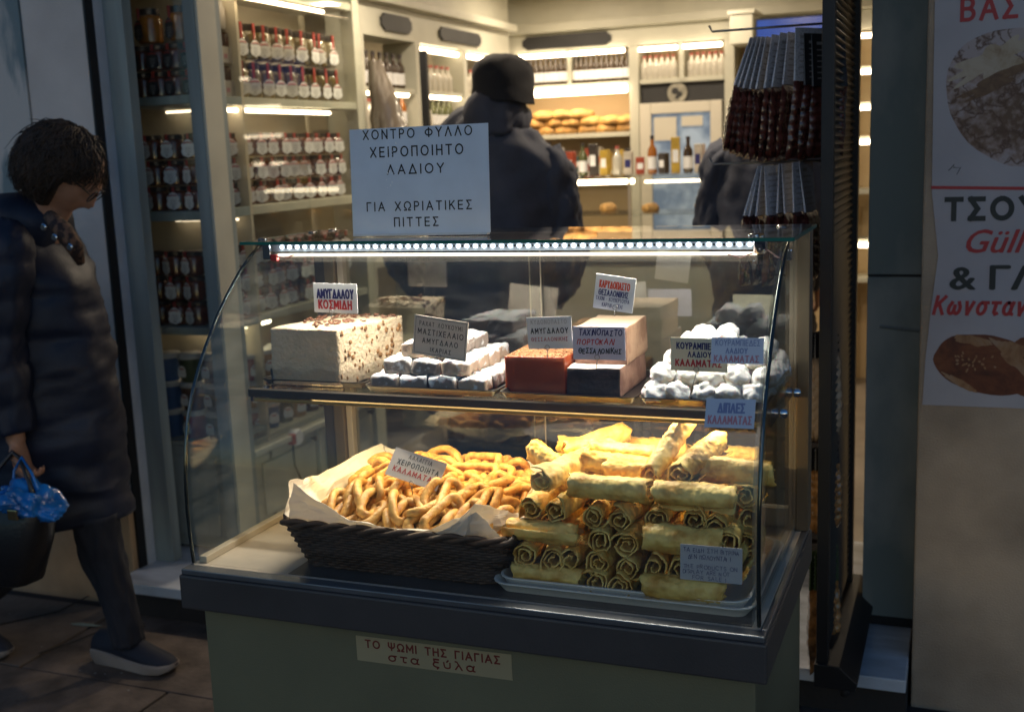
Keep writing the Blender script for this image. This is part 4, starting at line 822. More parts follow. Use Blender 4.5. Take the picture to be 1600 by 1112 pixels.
# Turkish delight
M_LOUK = [powdered('delight rose', (.42, .31, .23), nz=.17, scale=70), powdered('delight grey', (.26, .21, .18), nz=.13, scale=70)]
lk = [lumpy('turkish_delight', (.056, .053, .029), M_LOUK[i % 2], r=.007, amp=.0052, sc=55, seed=i+2, sub=6) for i in range(6)]
random.seed(12)
def lay(nx, ny, x0, y0, dx, dy, z, ln):
    for j in range(ny):
        for i in range(nx):
            o = link_mesh('turkish_delight', random.choice(lk)); o.location = (x0+dx*i+random.uniform(-.002, .002), y0+dy*j+random.uniform(-.003, .003), z); o.rotation_euler = (0, random.uniform(-.07, .07), random.uniform(-.2, .2)+random.choice((0, pi)))
            tag(o, f'sugar dusted Turkish delight, {ORD[i]} from left, {ORD[j]} row back, {ln} layer', 'turkish delight', 'Turkish delight stacked on the shelf tray')
lay(4, 4, -1.033, 1.95, .0605, .056, ZT, 'bottom'); lay(3, 4, -1.012, 1.965, .061, .055, ZT+.030, 'middle'); lay(2, 3, -.985, 1.985, .06, .055, ZT+.060, 'top')
# paste blocks
M_QU = mat('quince paste', (.26, .045, .012), .28, sss=.25, coat=.2, bump=.25, bscale=60, col2=(.30, .055, .012), vscale=20); M_QT = mat('toasted crumb crust', (.34, .15, .06), .85, bump=1, bscale=240, var=.5, vscale=90)
FL, FR = PZ(790, 614, ZT), PZ(884, 617, ZT); zt = P(790, 556, FL.y).z
o = quad_block('quince_paste', FL, FR, .20, ZT, zt, M_QU, top=M_QT, seed=6, amp=.0014); tag(o, 'dark orange red quince paste block with crumb top', 'paste block'); zq = zt; QF = (FL, FR)
mc = [pebble('crumb', M_QT, .003, .0025, .002, i, 1) for i in range(2)]; random.seed(2); mb = MB()
for i in range(260):
    p = Vector((random.uniform(FL.x+.003, FR.x-.002), random.uniform(FL.y+.004, FL.y+.195), zt+.0003)); s_ = random.uniform(.35, 1); me = mc[i % 2]; mb.add([v.co*s_+p for v in me.vertices], [tuple(f.vertices) for f in me.polygons])
cr = mb.build('crumb_topping', M_QT, o, smooth='all'); cr['kind'] = 'stuff'
M_CH = mat('chocolate face', (.032, .018, .014), .5, bump=.6, bscale=80, var=.4, vscale=30); M_CS = mat('tahini chocolate side', (.27, .15, .105), .65, bump=.3, bscale=120, col2=(.17, .085, .06), vscale=25, lo=.45, hi=.6); M_PK_ = mat('powdered pale top', (.62, .56, .52), .8)
FL, FR = PZ(886, 618, ZT), PZ(969, 622, ZT); FR.y = FL.y; zt = P(886, 574, FL.y).z
o = quad_block('tahini_block', FL, FR, .185, ZT, zt, M_CS, front=M_CH, top=M_PK_, seed=9); tag(o, 'chocolate faced tahini paste block, lower of the two stacked blocks', 'paste block')
zl = zt; FL2 = Vector((P(902, 560, FL.y+.05).x, FL.y+.04, 0)); FR2 = Vector((FR.x+.002, FL.y+.04, 0)); zt2 = P(985, 512, FR2.y).z
M_WS = mat('walnut paste side', (.40, .25, .16), .65, bump=.3, bscale=120, col2=(.27, .15, .09), vscale=22, lo=.45, hi=.6); M_WT = mat('walnut paste top', (.50, .36, .25), .7, var=.15, vscale=20, bump=.2)
o = quad_block('walnut_block', FL2, FR2, .15, zl+.0005, zt2, M_WS, front=M_CS, top=M_WT, seed=12); tag(o, 'light brown walnut paste block stacked on the chocolate faced block', 'paste block')
# sugar cookies
M_KOU = powdered('icing sugar cookie', (.55, .47, .37), (.74, .74, .75), nz=-.12, scale=38)
kb = [pebble('sugar_cookie', M_KOU, .0245, .0235, .0195, i*2+1, 4) for i in range(5)]
for me in kb:
    for v in me.vertices: v.co += noise.noise_vector(v.co*80)*.0020+noise.noise_vector(v.co*230)*.0012
    me.update()
random.seed(17); n = 0
for ly, (nx, ny, xa, ya, z) in enumerate(((5, 6, -.498, 1.934, .019), (5, 5, -.487, 1.952, .045), (4, 4, -.468, 1.985, .071), (2, 3, -.445, 2.005, .096))):
    for j in range(ny):
        for i in range(nx):
            o = link_mesh('sugar_cookie', random.choice(kb)); o.location = (xa+.044*i+random.uniform(-.003, .003)+(.004 if j % 2 else 0), ya+.04*j+random.uniform(-.003, .003), ZT+z+random.uniform(-.002, .002)); o.rotation_euler = (random.uniform(-.4, .4), random.uniform(-.4, .4), random.uniform(0, 6))
            tag(o, f'icing sugar cookie, {ORD[i]} from left, {ORD[j]} row back, {ORD[ly]} layer from the tray', 'cookie', 'sugar dusted cookies heaped on the right shelf tray')

# ---- wicker basket with dough loops
bkx0, bkx1, bky0, bky1 = -1.155, -.705, 1.712, 2.06; bz0, bz1 = .7368, .824
wb = tag(empty('wicker_basket'), 'dark brown wicker basket of fried dough loops on the case floor', 'basket')
M_WK = mat('dark wicker', (.055, .028, .015), .6, var=.5, vscale=50)
def bring(z, off=0., n=1):
    t = (z-bz0)/(bz1-bz0); ins = .034*(1-t)-off; x0, x1, y0, y1 = bkx0+ins, bkx1-ins, bky0+ins*.8, bky1-ins*.8; r = .03
    pts = []
    for (cx, cy, a0) in ((x1-r, y1-r, 0), (x0+r, y1-r, 1), (x0+r, y0+r, 2), (x1-r, y0+r, 3)):
        for j in range(7): a = pi/2*(a0+j/6); pts.append((cx+r*cos(a), cy+r*sin(a), cos(a), sin(a)))
    return pts
def resample(pts, N):
    P_ = [Vector((p[0], p[1])) for p in pts]; Nn = [Vector((p[2], p[3])) for p in pts]; L = [0]
    for i in range(len(P_)): L.append(L[-1]+(P_[(i+1) % len(P_)]-P_[i]).length)
    out = []; k = 0
    for i in range(N):
        s_ = L[-1]*i/N
        while L[k+1] < s_: k += 1
        t = (s_-L[k])/(L[k+1]-L[k]+1e-9); a, b = P_[k], P_[(k+1) % len(P_)]; out.append((a.lerp(b, t), Nn[k].lerp(Nn[(k+1) % len(P_)], t).normalized()))
    return out
mb = MB(); NS = 110; nr = 15
for r in range(nr):
    z = bz0+.003+(bz1-bz0-.008)*r/(nr-1); rs = resample(bring(z), NS*2)
    mb.tube([Vector((p.x+nn_.x*.0026*cos(pi*(i)+pi*r)*(1 if i % 2 == 0 else 0)*1, p.y+nn_.y*.0026*(1 if (i//2+r) % 2 else -1)*(i % 2 == 0), z+random.uniform(-.0004, .0004))) if False else Vector((p.x+nn_.x*.0027*sin(pi*i/2+pi*r), p.y+nn_.y*.0027*sin(pi*i/2+pi*r), z)) for i, (p, nn_) in enumerate(rs)], .0031, 5, closed=True)
o = mb.build('weave', M_WK, wb, smooth='all'); o['kind'] = 'stuff'
mb = MB()
lo = resample(bring(bz0), NS); hi = resample(bring(bz1), NS)
for i in range(0, NS): mb.tube([Vector((lo[i][0].x, lo[i][0].y, bz0)), Vector((hi[i][0].x, hi[i][0].y, bz1))], .0019, 4, cap=False)
o = mb.build('stakes', M_WK, wb, smooth='all'); o['kind'] = 'stuff'
for k, ph in enumerate((0, pi)):
    rs = resample(bring(bz1), 260); MB().tube([Vector((p.x+nn_.x*.0055*cos(i*.42+ph), p.y+nn_.y*.0055*cos(i*.42+ph), bz1+.001+.0045*sin(i*.42+ph))) for i, (p, nn_) in enumerate(rs)], .0055, 6, closed=True).build('rim', M_WK, wb, smooth='all')
b_ = bring(bz0+.002, -.004); MB().prism([(p[0], p[1], bz0+.001) for p in b_], (0, 0, .004)).build('bottom', M_WK, wb)
b_ = [bring(bz0+.004, -.0045), bring(bz1-.002, -.0045)]; MB().loft([[Vector((p[0], p[1], z)) for p in bb] for bb, z in zip(b_, (bz0+.005, bz1-.004))], cap=False).build('lining_shadow', mat('wicker inside shade', (.02, .012, .008), .8), wb)  # shade behind the weave put into a dark inner skin
# parchment
pm = bpy.data.materials.new('parchment'); pm.use_nodes = True; nd = pm.node_tree.nodes; lk_ = pm.node_tree.links; pb = nd['Principled BSDF']; pb.inputs['Base Color'].default_value = (.80, .77, .72, 1); pb.inputs['Roughness'].default_value = .6
tl = nd.new('ShaderNodeBsdfTranslucent'); tl.inputs[0].default_value = (.8, .74, .64, 1); mxs = nd.new('ShaderNodeMixShader'); mxs.inputs[0].default_value = .35; lk_.new(pb.outputs[0], mxs.inputs[1]); lk_.new(tl.outputs[0], mxs.inputs[2]); lk_.new(mxs.outputs[0], nd['Material Output'].inputs[0])
pc = tag(empty('parchment_paper'), 'crumpled white parchment lining the wicker basket with raised corners', 'paper')
def sheet(pts_rows, name='sheet', amp=.0065, sc=30, seed=0, par=pc, m=pm):
    """bilinear-refined sheet through rows of control points, crumpled"""
    R = len(pts_rows); Cn = len(pts_rows[0]); k = 7; vs = []; H = (R-1)*k+1; Wd = (Cn-1)*k+1
    for a in range(H):
        i = min(a//k, R-2); t = (a-i*k)/k
        for b in range(Wd):
            j = min(b//k, Cn-2); u = (b-j*k)/k
            p = pts_rows[i][j]*(1-t)*(1-u)+pts_rows[i+1][j]*t*(1-u)+pts_rows[i][j+1]*(1-t)*u+pts_rows[i+1][j+1]*t*u
            nz = noise.noise_vector(p*sc+Vector((seed, 0, 0)))*amp + noise.noise_vector(p*sc*3+Vector((seed, 5, 0)))*amp*.45; vs.append(p+nz)
    fs = [(a*Wd+b, a*Wd+b+1, (a+1)*Wd+b+1, (a+1)*Wd+b) for a in range(H-1) for b in range(Wd-1)]
    me = bpy.data.meshes.new(name); me.from_pydata([tuple(v) for v in vs], [], fs); me.materials.append(m); me.update()
    o = link_mesh(name, me, par); sd = o.modifiers.new('t', 'SOLIDIFY'); sd.thickness = .0005; return o
V = Vector; yf = bky0+.012; zb = .80
sheet([[V((-1.115, yf+.02, zb)), V((-.96, yf+.02, zb)), V((-.86, yf+.02, zb)), V((-.74, yf+.02, zb))],
       [V((-1.14, yf, .835)), V((-.985, yf-.004, .833)), V((-.86, yf-.004, .832)), V((-.722, yf+.01, .832))],
       [P(455, 752, yf+.005), P(545, 812, yf-.01), P(660, 832, yf-.010), P(742, 800, yf-.006)]], seed=1)
sheet([[V((-.86, yf+.02, zb)), V((-.79, yf+.02, zb)), V((-.735, yf+.10, zb))], [V((-.85, yf-.006, .831)), V((-.78, yf-.006, .832)), V((-.712, yf+.10, .833))], [P(705, 826, yf-.01), P(742, 788, yf-.006), P(812, 800, yf+.11)]], seed=4, amp=.006)
sheet([[V((-1.115, yf+.01, zb)), V((-1.115, yf+.14, zb)), V((-1.11, 2.03, zb))], [V((-1.145, yf, .84)), V((-1.145, yf+.14, .85)), V((-1.10, 2.045, .86))], [P(452, 752, yf+.01), P(495, 742, 1.90), P(598, 692, 2.08)]], seed=7)
sheet([[V((-1.085, 2.035, zb)), V((-.9, 2.035, zb)), V((-.74, 2.035, zb))], [V((-1.10, 2.05, .86)), V((-.9, 2.05, .87)), V((-.72, 2.05, .86))], [P(598, 694, 2.085), P(700, 728, 2.08), P(795, 714, 2.08)]], seed=9)
sheet([[V((-.745, 2.03, zb)), V((-.735, 1.9, zb)), V((-.735, 1.80, zb))], [V((-.715, 2.04, .86)), V((-.708, 1.9, .84)), V((-.708, 1.80, .833))], [P(793, 714, 2.08), P(838, 742, 1.98), P(820, 790, 1.83)]], seed=12)
# dough loops
M_DGH = mat('fried dough', (.60, .35, .10), .42, col2=(.34, .14, .03), lo=.42, hi=.70, vscale=70, bump=.55, bscale=150, bdist=.003, sss=.06, spec=.4)
def loop_mesh(seed):
    rnd = random.Random(seed); L = rnd.uniform(.031, .043); wd = rnd.uniform(.012, .017); N = 26; pts = []
    for i in range(N):
        a = 2*pi*i/N; x = L*(abs(cos(a))**.75)*(1 if cos(a) > 0 else -1); y = wd*(abs(sin(a))**.7)*(1 if sin(a) > 0 else -1)
        y *= 1-.25*cos(a*2+seed) ; p = V((x, y+.1*x*x/L*(seed % 3-1), .005*sin(a*2+seed)-.12*x*x/L)); pts.append(p+noise.noise_vector(p*40+V((seed, 0, 0)))*.003)
    rr = [.0084*(1+.22*noise.noise(V((i*.6, seed, 0)))) for i in range(N)]
    return MB().tube(pts, rr, 9, closed=True).mesh('dough_loop', M_DGH, 'all')
lp = [loop_mesh(i) for i in range(8)]
random.seed(33); n = 0
for ly in range(3):
    nx, ny = ((9, 7), (9, 6), (8, 5))[ly]
    for j in range(ny):
        for i in range(nx):
            u = (i+.5+random.uniform(-.35, .35))/nx; t = (j+.5+random.uniform(-.3, .3))/ny
            x = -1.10+.352*u; y = 1.762+.262*t
            dome = .030*(1-(2*u-1)**4)*(1-max(0, (1-t*1.6))**2)+.012*t
            z = .832+dome+(ly-1.6)*.013
            if z < .822: z = .822+random.uniform(0, .006)
            slope = .38 if t < .35 else .15
            yaw = random.uniform(.7, 2.4) if t < .5 else random.uniform(-.6, 1.6)
            R_ = Matrix.Rotation(slope+random.uniform(-.25, .25), 4, 'X') @ Matrix.Rotation(random.uniform(-.35, .35), 4, 'Y') @ Matrix.Rotation(yaw, 4, 'Z') @ Matrix.Rotation(random.choice((0, 0, .8, -.8)), 4, 'X')
            o = link_mesh('dough_loop', lp[n % 8], None, Matrix.Translation((x, y, z)) @ R_); n += 1
            tag(o, f'golden fried dough loop, {ORD[i]} from left, {ORD[j]} row from front, {("lowest", "middle", "top")[ly]} layer', 'dough loop', 'fried dough loops heaped in the wicker basket')
# ---- white trays and pastry rolls
tray('white_tray', -.735, -.290, 1.708, 2.05, .7365, .020, M_WTRAY, 'lower white plastic tray beneath the pastry rolls', 'tray', 'white plastic trays under the rolls', sl=.014, r=.03)
tray('white_tray', -.727, -.302, 1.720, 2.04, .7385, .024, M_WTRAY, 'upper white plastic tray holding the pastry rolls', 'tray', 'white plastic trays under the rolls', sl=.012, r=.03)
mpr = bpy.data.materials.new('blistered pastry'); mpr.use_nodes = True; n_ = mpr.node_tree.nodes; l_ = mpr.node_tree.links; b_ = n_['Principled BSDF']; b_.inputs['Roughness'].default_value = .5; b_.inputs['Subsurface Weight'].default_value = .08; b_.inputs['Subsurface Radius'].default_value = (.02, .012, .004); b_.inputs['Subsurface Scale'].default_value = .4
tc = n_.new('ShaderNodeTexCoord'); vo = n_.new('ShaderNodeTexVoronoi'); vo.inputs['Scale'].default_value = 120; vo.feature = 'SMOOTH_F1'; no = n_.new('ShaderNodeTexNoise'); no.inputs['Scale'].default_value = 30; no.inputs['Detail'].default_value = 6
l_.new(tc.outputs['Object'], vo.inputs[0]); l_.new(tc.outputs['Object'], no.inputs[0]); cr_ = n_.new('ShaderNodeValToRGB'); l_.new(no.outputs[0], cr_.inputs[0]); e = cr_.color_ramp.elements; e[0].position = .35; e[0].color = (.52, .27, .04, 1); e[1].position = .60; e[1].color = (.86, .62, .19, 1); l_.new(cr_.outputs[0], b_.inputs['Base Color'])
bp = n_.new('ShaderNodeBump'); bp.inputs['Strength'].default_value = .8; bp.inputs['Distance'].default_value = .0025; bp.invert = True; l_.new(vo.outputs[0], bp.inputs['Height']); l_.new(bp.outputs[0], b_.inputs['Normal'])
M_NUT = mat('ground walnut', (.27, .14, .06), .85, var=.5, vscale=90, bump=.6, bscale=300)
def roll_mesh(seed, L=.125, r=.0222):
    rnd = random.Random(seed); turns = rnd.uniform(1.5, 2.6); ns = 60; nl = 30; th = .0022; vs = []; e0 = rnd.uniform(.84, 1.0); rot = rnd.uniform(0, 6.28)
    outer = []; inner = []
    for k in range(nl):
        x = L*(k/(nl-1)-.5)
        for i in range(ns):
            s_ = i/(ns-1); a = rot+turns*2*pi*s_; rad = r*(1-.74*s_**1.15)
            rad *= 1+.20*noise.noise(V((cos(a)*1.3, sin(a)*1.3+seed, x*14+s_*4)))+.07*noise.noise(V((cos(a)*4, sin(a)*4+seed, x*60)))
            if s_ < .06: rad += .004*(1-s_/.06)*(1+noise.noise(V((x*30, seed, 0))))
            y = rad*cos(a); z = rad*sin(a)*e0; x_ = x*(1+.16*noise.noise(V((cos(a)*1.2, sin(a)*1.2, seed*3+s_)))*abs(k/(nl-1)-.5)*2)
            xx = x_
            bub = .0022*noise.noise(V((x*130, a*3.2, seed)))+.0030*(.35-min(.7, noise.voronoi(V((x*115, cos(a)*2.7, sin(a)*2.7+seed*9)))[0][0]))
            for lst, dr in ((outer, th/2+bub), (inner, -th/2+bub)): lst.append(V((xx, y+dr*cos(a), z+dr*sin(a))))
    n0 = len(outer); vs = outer+inner; fs = []
    for k in range(nl-1):
        for i in range(ns-1):
            a = k*ns+i; fs.append((a, a+1, a+ns+1, a+ns)); fs.append((n0+a, n0+a+ns, n0+a+ns+1, n0+a+1))
        fs.append((k*ns, (k+1)*ns, n0+(k+1)*ns, n0+k*ns)); a = k*ns+ns-1; fs.append((a, n0+a, n0+a+ns, a+ns))
    for i in range(ns-1):
        fs.append((i, n0+i, n0+i+1, i+1)); a = (nl-1)*ns+i; fs.append((a, a+1, n0+a+1, n0+a))
    me = bpy.data.meshes.new('pastry_roll'); me.from_pydata([tuple(v) for v in vs], [], fs); me.materials.append(mpr); me.polygons.foreach_set('use_smooth', [True]*len(me.polygons)); me.update(); return me
rm = [roll_mesh(i) for i in range(7)]; rmL = [roll_mesh(i+20, .132, .0235) for i in range(3)]
def nut_mesh(seed):
    rnd = random.Random(seed); mb = MB()
    for i in range(240):
        x = rnd.gauss(0, .028); x = max(-.055, min(.055, x)); a = rnd.gauss(0, .45); rr = .0248; s_ = rnd.uniform(.0007, .0024); c = V((x, rr*sin(a), rr*cos(a)*.95))
        mb.add([c+V((s_, 0, 0)), c+V((-s_*.6, s_, 0)), c+V((-s_*.5, -s_, 0)), c+V((0, 0, s_*1.2))], [(0, 1, 3), (1, 2, 3), (2, 0, 3), (0, 2, 1)])
    return mb.mesh('walnut_sprinkle', M_NUT)
nm = [nut_mesh(i) for i in range(3)]
random.seed(41); rc = 0
def roll(px, py, Y, ax, label, rz=None, tilt=0., big=False, sc=1.):
    """ax 'x': lying across, 'y': end towards the street"""
    global rc
    p = P(px, py, Y); yaw = {'x': 0., 'y': pi/2}[ax]+(rz if rz is not None else random.uniform(-.12, .12))
    if ax == 'y': p = p+V((0, .055, 0))
    me = random.choice(rmL if big else rm)
    R_ = Matrix.Rotation(yaw, 4, 'Z') @ Matrix.Rotation(tilt, 4, 'Y')
    o = link_mesh('pastry_roll', me, None, Matrix.Translation(p) @ R_ @ Matrix.Rotation(random.uniform(0, 6.28), 4, 'X') @ Matrix.Scale(sc, 4)); rc += 1
    tag(o, label, 'pastry roll', 'rolled fried pastries piled on the white tray')
    k = link_mesh('walnut_sprinkle', nm[rc % 3], o); k.matrix_local = (o.matrix_world if False else (Matrix.Translation(p) @ R_ @ Matrix.Rotation(0, 4, 'X') @ Matrix.Scale(sc, 4))); k.matrix_local = o.matrix_basis.inverted() @ k.matrix_local; k['kind'] = 'stuff'
    return o
y0 = 1.735
roll(856, 899, y0+.008, 'x', 'roll lying across, bottom row, far left of the pile', .03, .02); roll(1068, 920, y0-.005, 'x', 'roll lying across, bottom row, under the handwritten notice', .03, .02, True)
for px, py in ((935, 909), (972, 915)): roll(px, py, y0, 'y', f'roll end in the bottom row, {"left" if px < 950 else "right"} one between two lying rolls')
for k, (px, py) in enumerate(((822, 866), (860, 873), (896, 874), (938, 878), (981, 886), (1022, 884), (1062, 886), (1102, 888), (1138, 890))): roll(px, py, y0+.012, 'y', f'roll end in the second row from the tray, {ORD[k]} from left')
roll(848, 828, y0+.03, 'x', 'roll lying across, third row, left end of the pile', .05, .03); 
for k, (px, py) in enumerate(((933, 843), (984, 850))): roll(px, py, y0+.02, 'y', f'roll end in the third row, {("left", "right")[k]} of the pair in the middle')
roll(1068, 846, y0+.025, 'x', 'roll lying across, third row, above the handwritten notice', .02, .03, True); roll(1135, 846, y0+.03, 'y', 'roll end in the third row, right end of the pile')
for k, (px, py) in enumerate(((836, 794), (874, 797), (930, 806), (974, 812), (1028, 810), (1080, 812), (1124, 822))): roll(px, py, y0+.04+.002*k, 'y', f'roll end in the fourth row from the tray, {ORD[k]} from left')
roll(866, 752, y0+.05, 'y', 'roll end in the fifth row at the left', -.35, 0, False, 1.05); roll(952, 764, y0+.06, 'x', 'large blistered roll lying across the fifth row at the left', .06, .03, True, 1.05); roll(1086, 774, y0+.055, 'x', 'long roll lying across the fifth row at the right', .05, .02, True)
# top rows, further back
roll(905, 728, y0+.13, 'y', 'roll end near the top of the pile at the left', -.5, -.1); roll(962, 728, y0+.15, 'x', 'bright roll lying across near the top, middle of the pile', .1, .1); roll(1000, 738, y0+.13, 'x', 'roll lying across near the top behind the large roll', .05)
roll(1034, 713, y0+.09, 'y', 'glowing roll standing tilted at the very top', -.35, -.55, False, 1.08); roll(1083, 728, y0+.08, 'y', 'glowing roll at the top right of the standing one', -.3, -.2, False, 1.1)
roll(1146, 737, y0+.13, 'x', 'bright yellow roll lying across at the top right', .08, .0, True); roll(918, 703, y0+.21, 'y', 'roll at the top left rear of the pile', -.9, -.2); roll(975, 706, y0+.21, 'x', 'roll at the top rear middle of the pile', .3, .1)
roll(868, 728, y0+.14, 'x', 'bright roll lying at the upper left edge of the pile', -.5, .3); roll(1148, 775, y0+.10, 'y', 'yellow roll end at the right edge, fifth row', .3); roll(1160, 810, y0+.10, 'y', 'roll end at the right edge behind the fourth row', .2)
roll(1168, 865, y0+.13, 'y', 'roll end at the right edge behind the second row', .1)
for (r_, z) in enumerate((.775, .82, .865, .91)):
    for i in range(6):
        for j in range(2):
            if r_ == 3 and (j == 0 or i > 4): continue
            x = -.675+.067*i+.012*(r_ % 2); y = 1.90+.085*j+ (.03 if r_ > 1 else 0)
            c_ = Matrix.Translation((x, y, z)) @ Matrix.Rotation(pi/2+random.uniform(-.15, .15), 4, 'Z') @ Matrix.Rotation(random.uniform(0, 6.28), 4, 'X')
            if j: c_ = Matrix.Translation((x, y+.04, z)) @ Matrix.Rotation(random.uniform(-.2, .2), 4, 'Z') @ Matrix.Rotation(random.uniform(0, 6), 4, 'X')
            if j and i in (1, 3, 5): continue
            o = link_mesh('pastry_roll', random.choice(rm), None, c_); tag(o, f'pastry roll inside the pile behind the front, {ORD[r_]} level, {ORD[i]} from left, {("near", "rear")[j]}', 'pastry roll', 'rolled fried pastries piled on the white tray')
mb = MB(); random.seed(6)
for i in range(120):
    x = random.uniform(-.7, -.32); p = V((x, 1.736+random.uniform(0, .02), .742)); s_ = random.uniform(.0006, .0016); mb.add([p+V((s_, 0, 0)), p+V((-s_, s_, 0)), p+V((-s_, -s_, 0)), p+V((0, 0, s_))], [(0, 1, 3), (1, 2, 3), (2, 0, 3), (0, 2, 1)])
tag(mb.build('pastry_crumbs', M_NUT), 'scattered walnut and pastry crumbs along the front of the tray', 'crumbs', kind='stuff')

# ================================================================== PRICE CARDS
card(((489, 442), (557, 444), (552, 491), (487, 487)), 1.972, [('ΑΜΥΓΔΑΛΟΥ', .07, .93, .18, .52, M_INKN, .035), ('ΚΟΣΜΙΔΗ', .1, .88, .56, .88, M_INKR, .035)], 'white card with blue over red lettering on the nougat block', stick=(518, 487, 517, 500))
card(((648, 491), (732, 504), (722, 563), (642, 551)), 1.935, [('~ΡΑΧΑΤ ΛΟΥΚΟΥΜΙ', .1, .9, .13, .25, M_INKK), ('~ΜΑΣΤΙΧΕΛΑΙΟ', .08, .93, .32, .47, M_INKK, .01), ('~ΑΜΥΓΔΑΛΟ', .17, .84, .55, .69, M_INKK, .01), ('~ΙΚΑΡΙΑΣ', .33, .72, .77, .89, M_INKK, .01)], 'bordered card with black lettering in front of the Turkish delight', M_PAPERP, stick=(686, 557, 686, 592), border=1)
card(((822, 496), (892, 494), (890, 542), (819, 545)), 1.93, [('~ΚΥΔΟΝΟΠΑΣΤΟ', .1, .9, .08, .22, M_INKG), ('~ΑΜΥΓΔΑΛΟΥ', .08, .92, .34, .52, M_INKK, .02), ('~ΘΕΣΣΑΛΟΝΙΚΗΣ', .08, .9, .63, .76, M_INKR, .005)], 'white card with thin lettering on the quince paste block', stick=(855, 543, 855, 560))
card(((932, 427), (994, 436), (989, 485), (924, 480)), 1.968, [('ΚΑΡΥΔΟΠΑΣΤΟ', .1, .88, .16, .38, M_INKO, .02), ('ΘΕΣΑΛΟΝΙΚΗΣ', .1, .86, .42, .6, M_INKN, .015), ('ΤΑΧΙΝΙ - ΚΟΥΒΕΡΤΟΥΡΑ', .05, .9, .63, .75, M_INKN), ('ΚΑΡΥΔΙ - ΜΕΛΙ', .22, .74, .8, .92, M_INKN)], 'white card with orange and blue lettering atop the walnut block', stick=(961, 480, 960, 494))
card(((894, 510), (976, 511), (975, 562), (894, 561)), 1.925, [('ΤΑΧΙΝΟΠΑΣΤΟ', .12, .95, .08, .27, M_INKN, .02, .15), ('ΠΟΡΤΟΚΑΛΙ', .08, .8, .36, .54, M_INKR, .02, .2), ('ΘΕΣΣΑΛΟΝΙΚΗΣ', .1, .93, .65, .82, M_INKK, .025, .1)], 'handwritten card with blue, red and black lines before the chocolate block', mat('lilac card', (.55, .55, .72), .4), stick=(933, 558, 932, 575), wob=.0006)
card(((1048, 527), (1137, 530), (1134, 580), (1045, 578)), 1.905, [('ΚΟΥΡΑΜΠΙΕΔΕΣ', .1, .92, .13, .34, M_INKN, .03), ('ΛΑΔΙΟΥ', .3, .72, .4, .58, M_INKN, .03), ('ΚΑΛΑΜΑΤΑΣ', .08, .9, .64, .86, M_INKR, .035)], 'white card with bold lettering pinned in the sugar cookies', stick=(1088, 577, 1077, 622), mt=mat('cream card', (.68, .66, .52), .4))
Yf = lambda z: next((a[0]+(b[0]-a[0])*(z-a[1])/(b[1]-a[1]) for a, b in zip(PROF, PROF[1:]) if a[1] <= z <= b[1]), 1.7)
yy = 1.772
M_BC = mat('blue lit card', (.46, .55, .68), .35, var=.04)  # blue of the outdoor light is mixed into the card colour
card(((1112, 527), (1194, 528), (1190, 569), (1107, 567)), yy, [('ΚΟΥΡΑΜΠΙΕΔΕΣ', .08, .93, .08, .32, M_INKB, .0), ('ΛΑΔΙΟΥ', .28, .7, .4, .62, M_INKB, .02), ('ΚΑΛΑΜΑΤΑΣ', .06, .92, .68, .95, M_INKF, .02)], 'faded blue lit card stuck on the curved glass before the sugar cookies', M_BC, dy=.012)
card(((1104, 622), (1181, 624), (1176, 672), (1100, 667)), 1.712, [('ΔΙΠΛΕΣ', .24, .8, .14, .5, M_INKB, .03), ('ΚΑΛΑΜΑΤΑΣ', .06, .95, .58, .88, M_INKF, .02)], 'faded blue lit card stuck on the curved glass below the shelf', M_BC, dy=.022)
card(((619, 698), (699, 724), (689, 764), (608, 742)), 1.83, [('~ΛΑΛΑΓΓΙΑ', .3, .75, .1, .26, M_INKK), ('~ΧΕΙΡΟΠΟΙΗΤΑ', .13, .93, .34, .53, M_INKK, .012), ('~ΚΑΛΑΜΑΤΑΣ', .1, .93, .6, .8, M_INKR, .02)], 'tilted cream card pinned among the fried dough loops', M_PAPERP, dy=.03, stick=(643, 755, 645, 775))
card(((1063, 849), (1160, 857), (1158, 912), (1063, 904)), 1.722, [('ΤΑ ΕΙΔΗ ΣΤΗ ΒΙΤΡΙΝΑ', .05, .96, .08, .2, M_INKN), ('ΔΕΝ ΠΩΛΟΥΝΤΑΙ !', .12, .82, .27, .39, M_INKN), ('THE PRODUCTS ON', .05, .92, .55, .66, M_INKN), ('DISPLAY ARE NOT', .04, .8, .7, .81, M_INKN), ('FOR SALE !', .2, .75, .85, .96, M_INKN)], 'handwritten Greek and English notice in front of the pastry rolls', mat('greyish note paper', (.42, .42, .46), .5), 'paper_note', 'notice', dy=.006, wob=.00045)
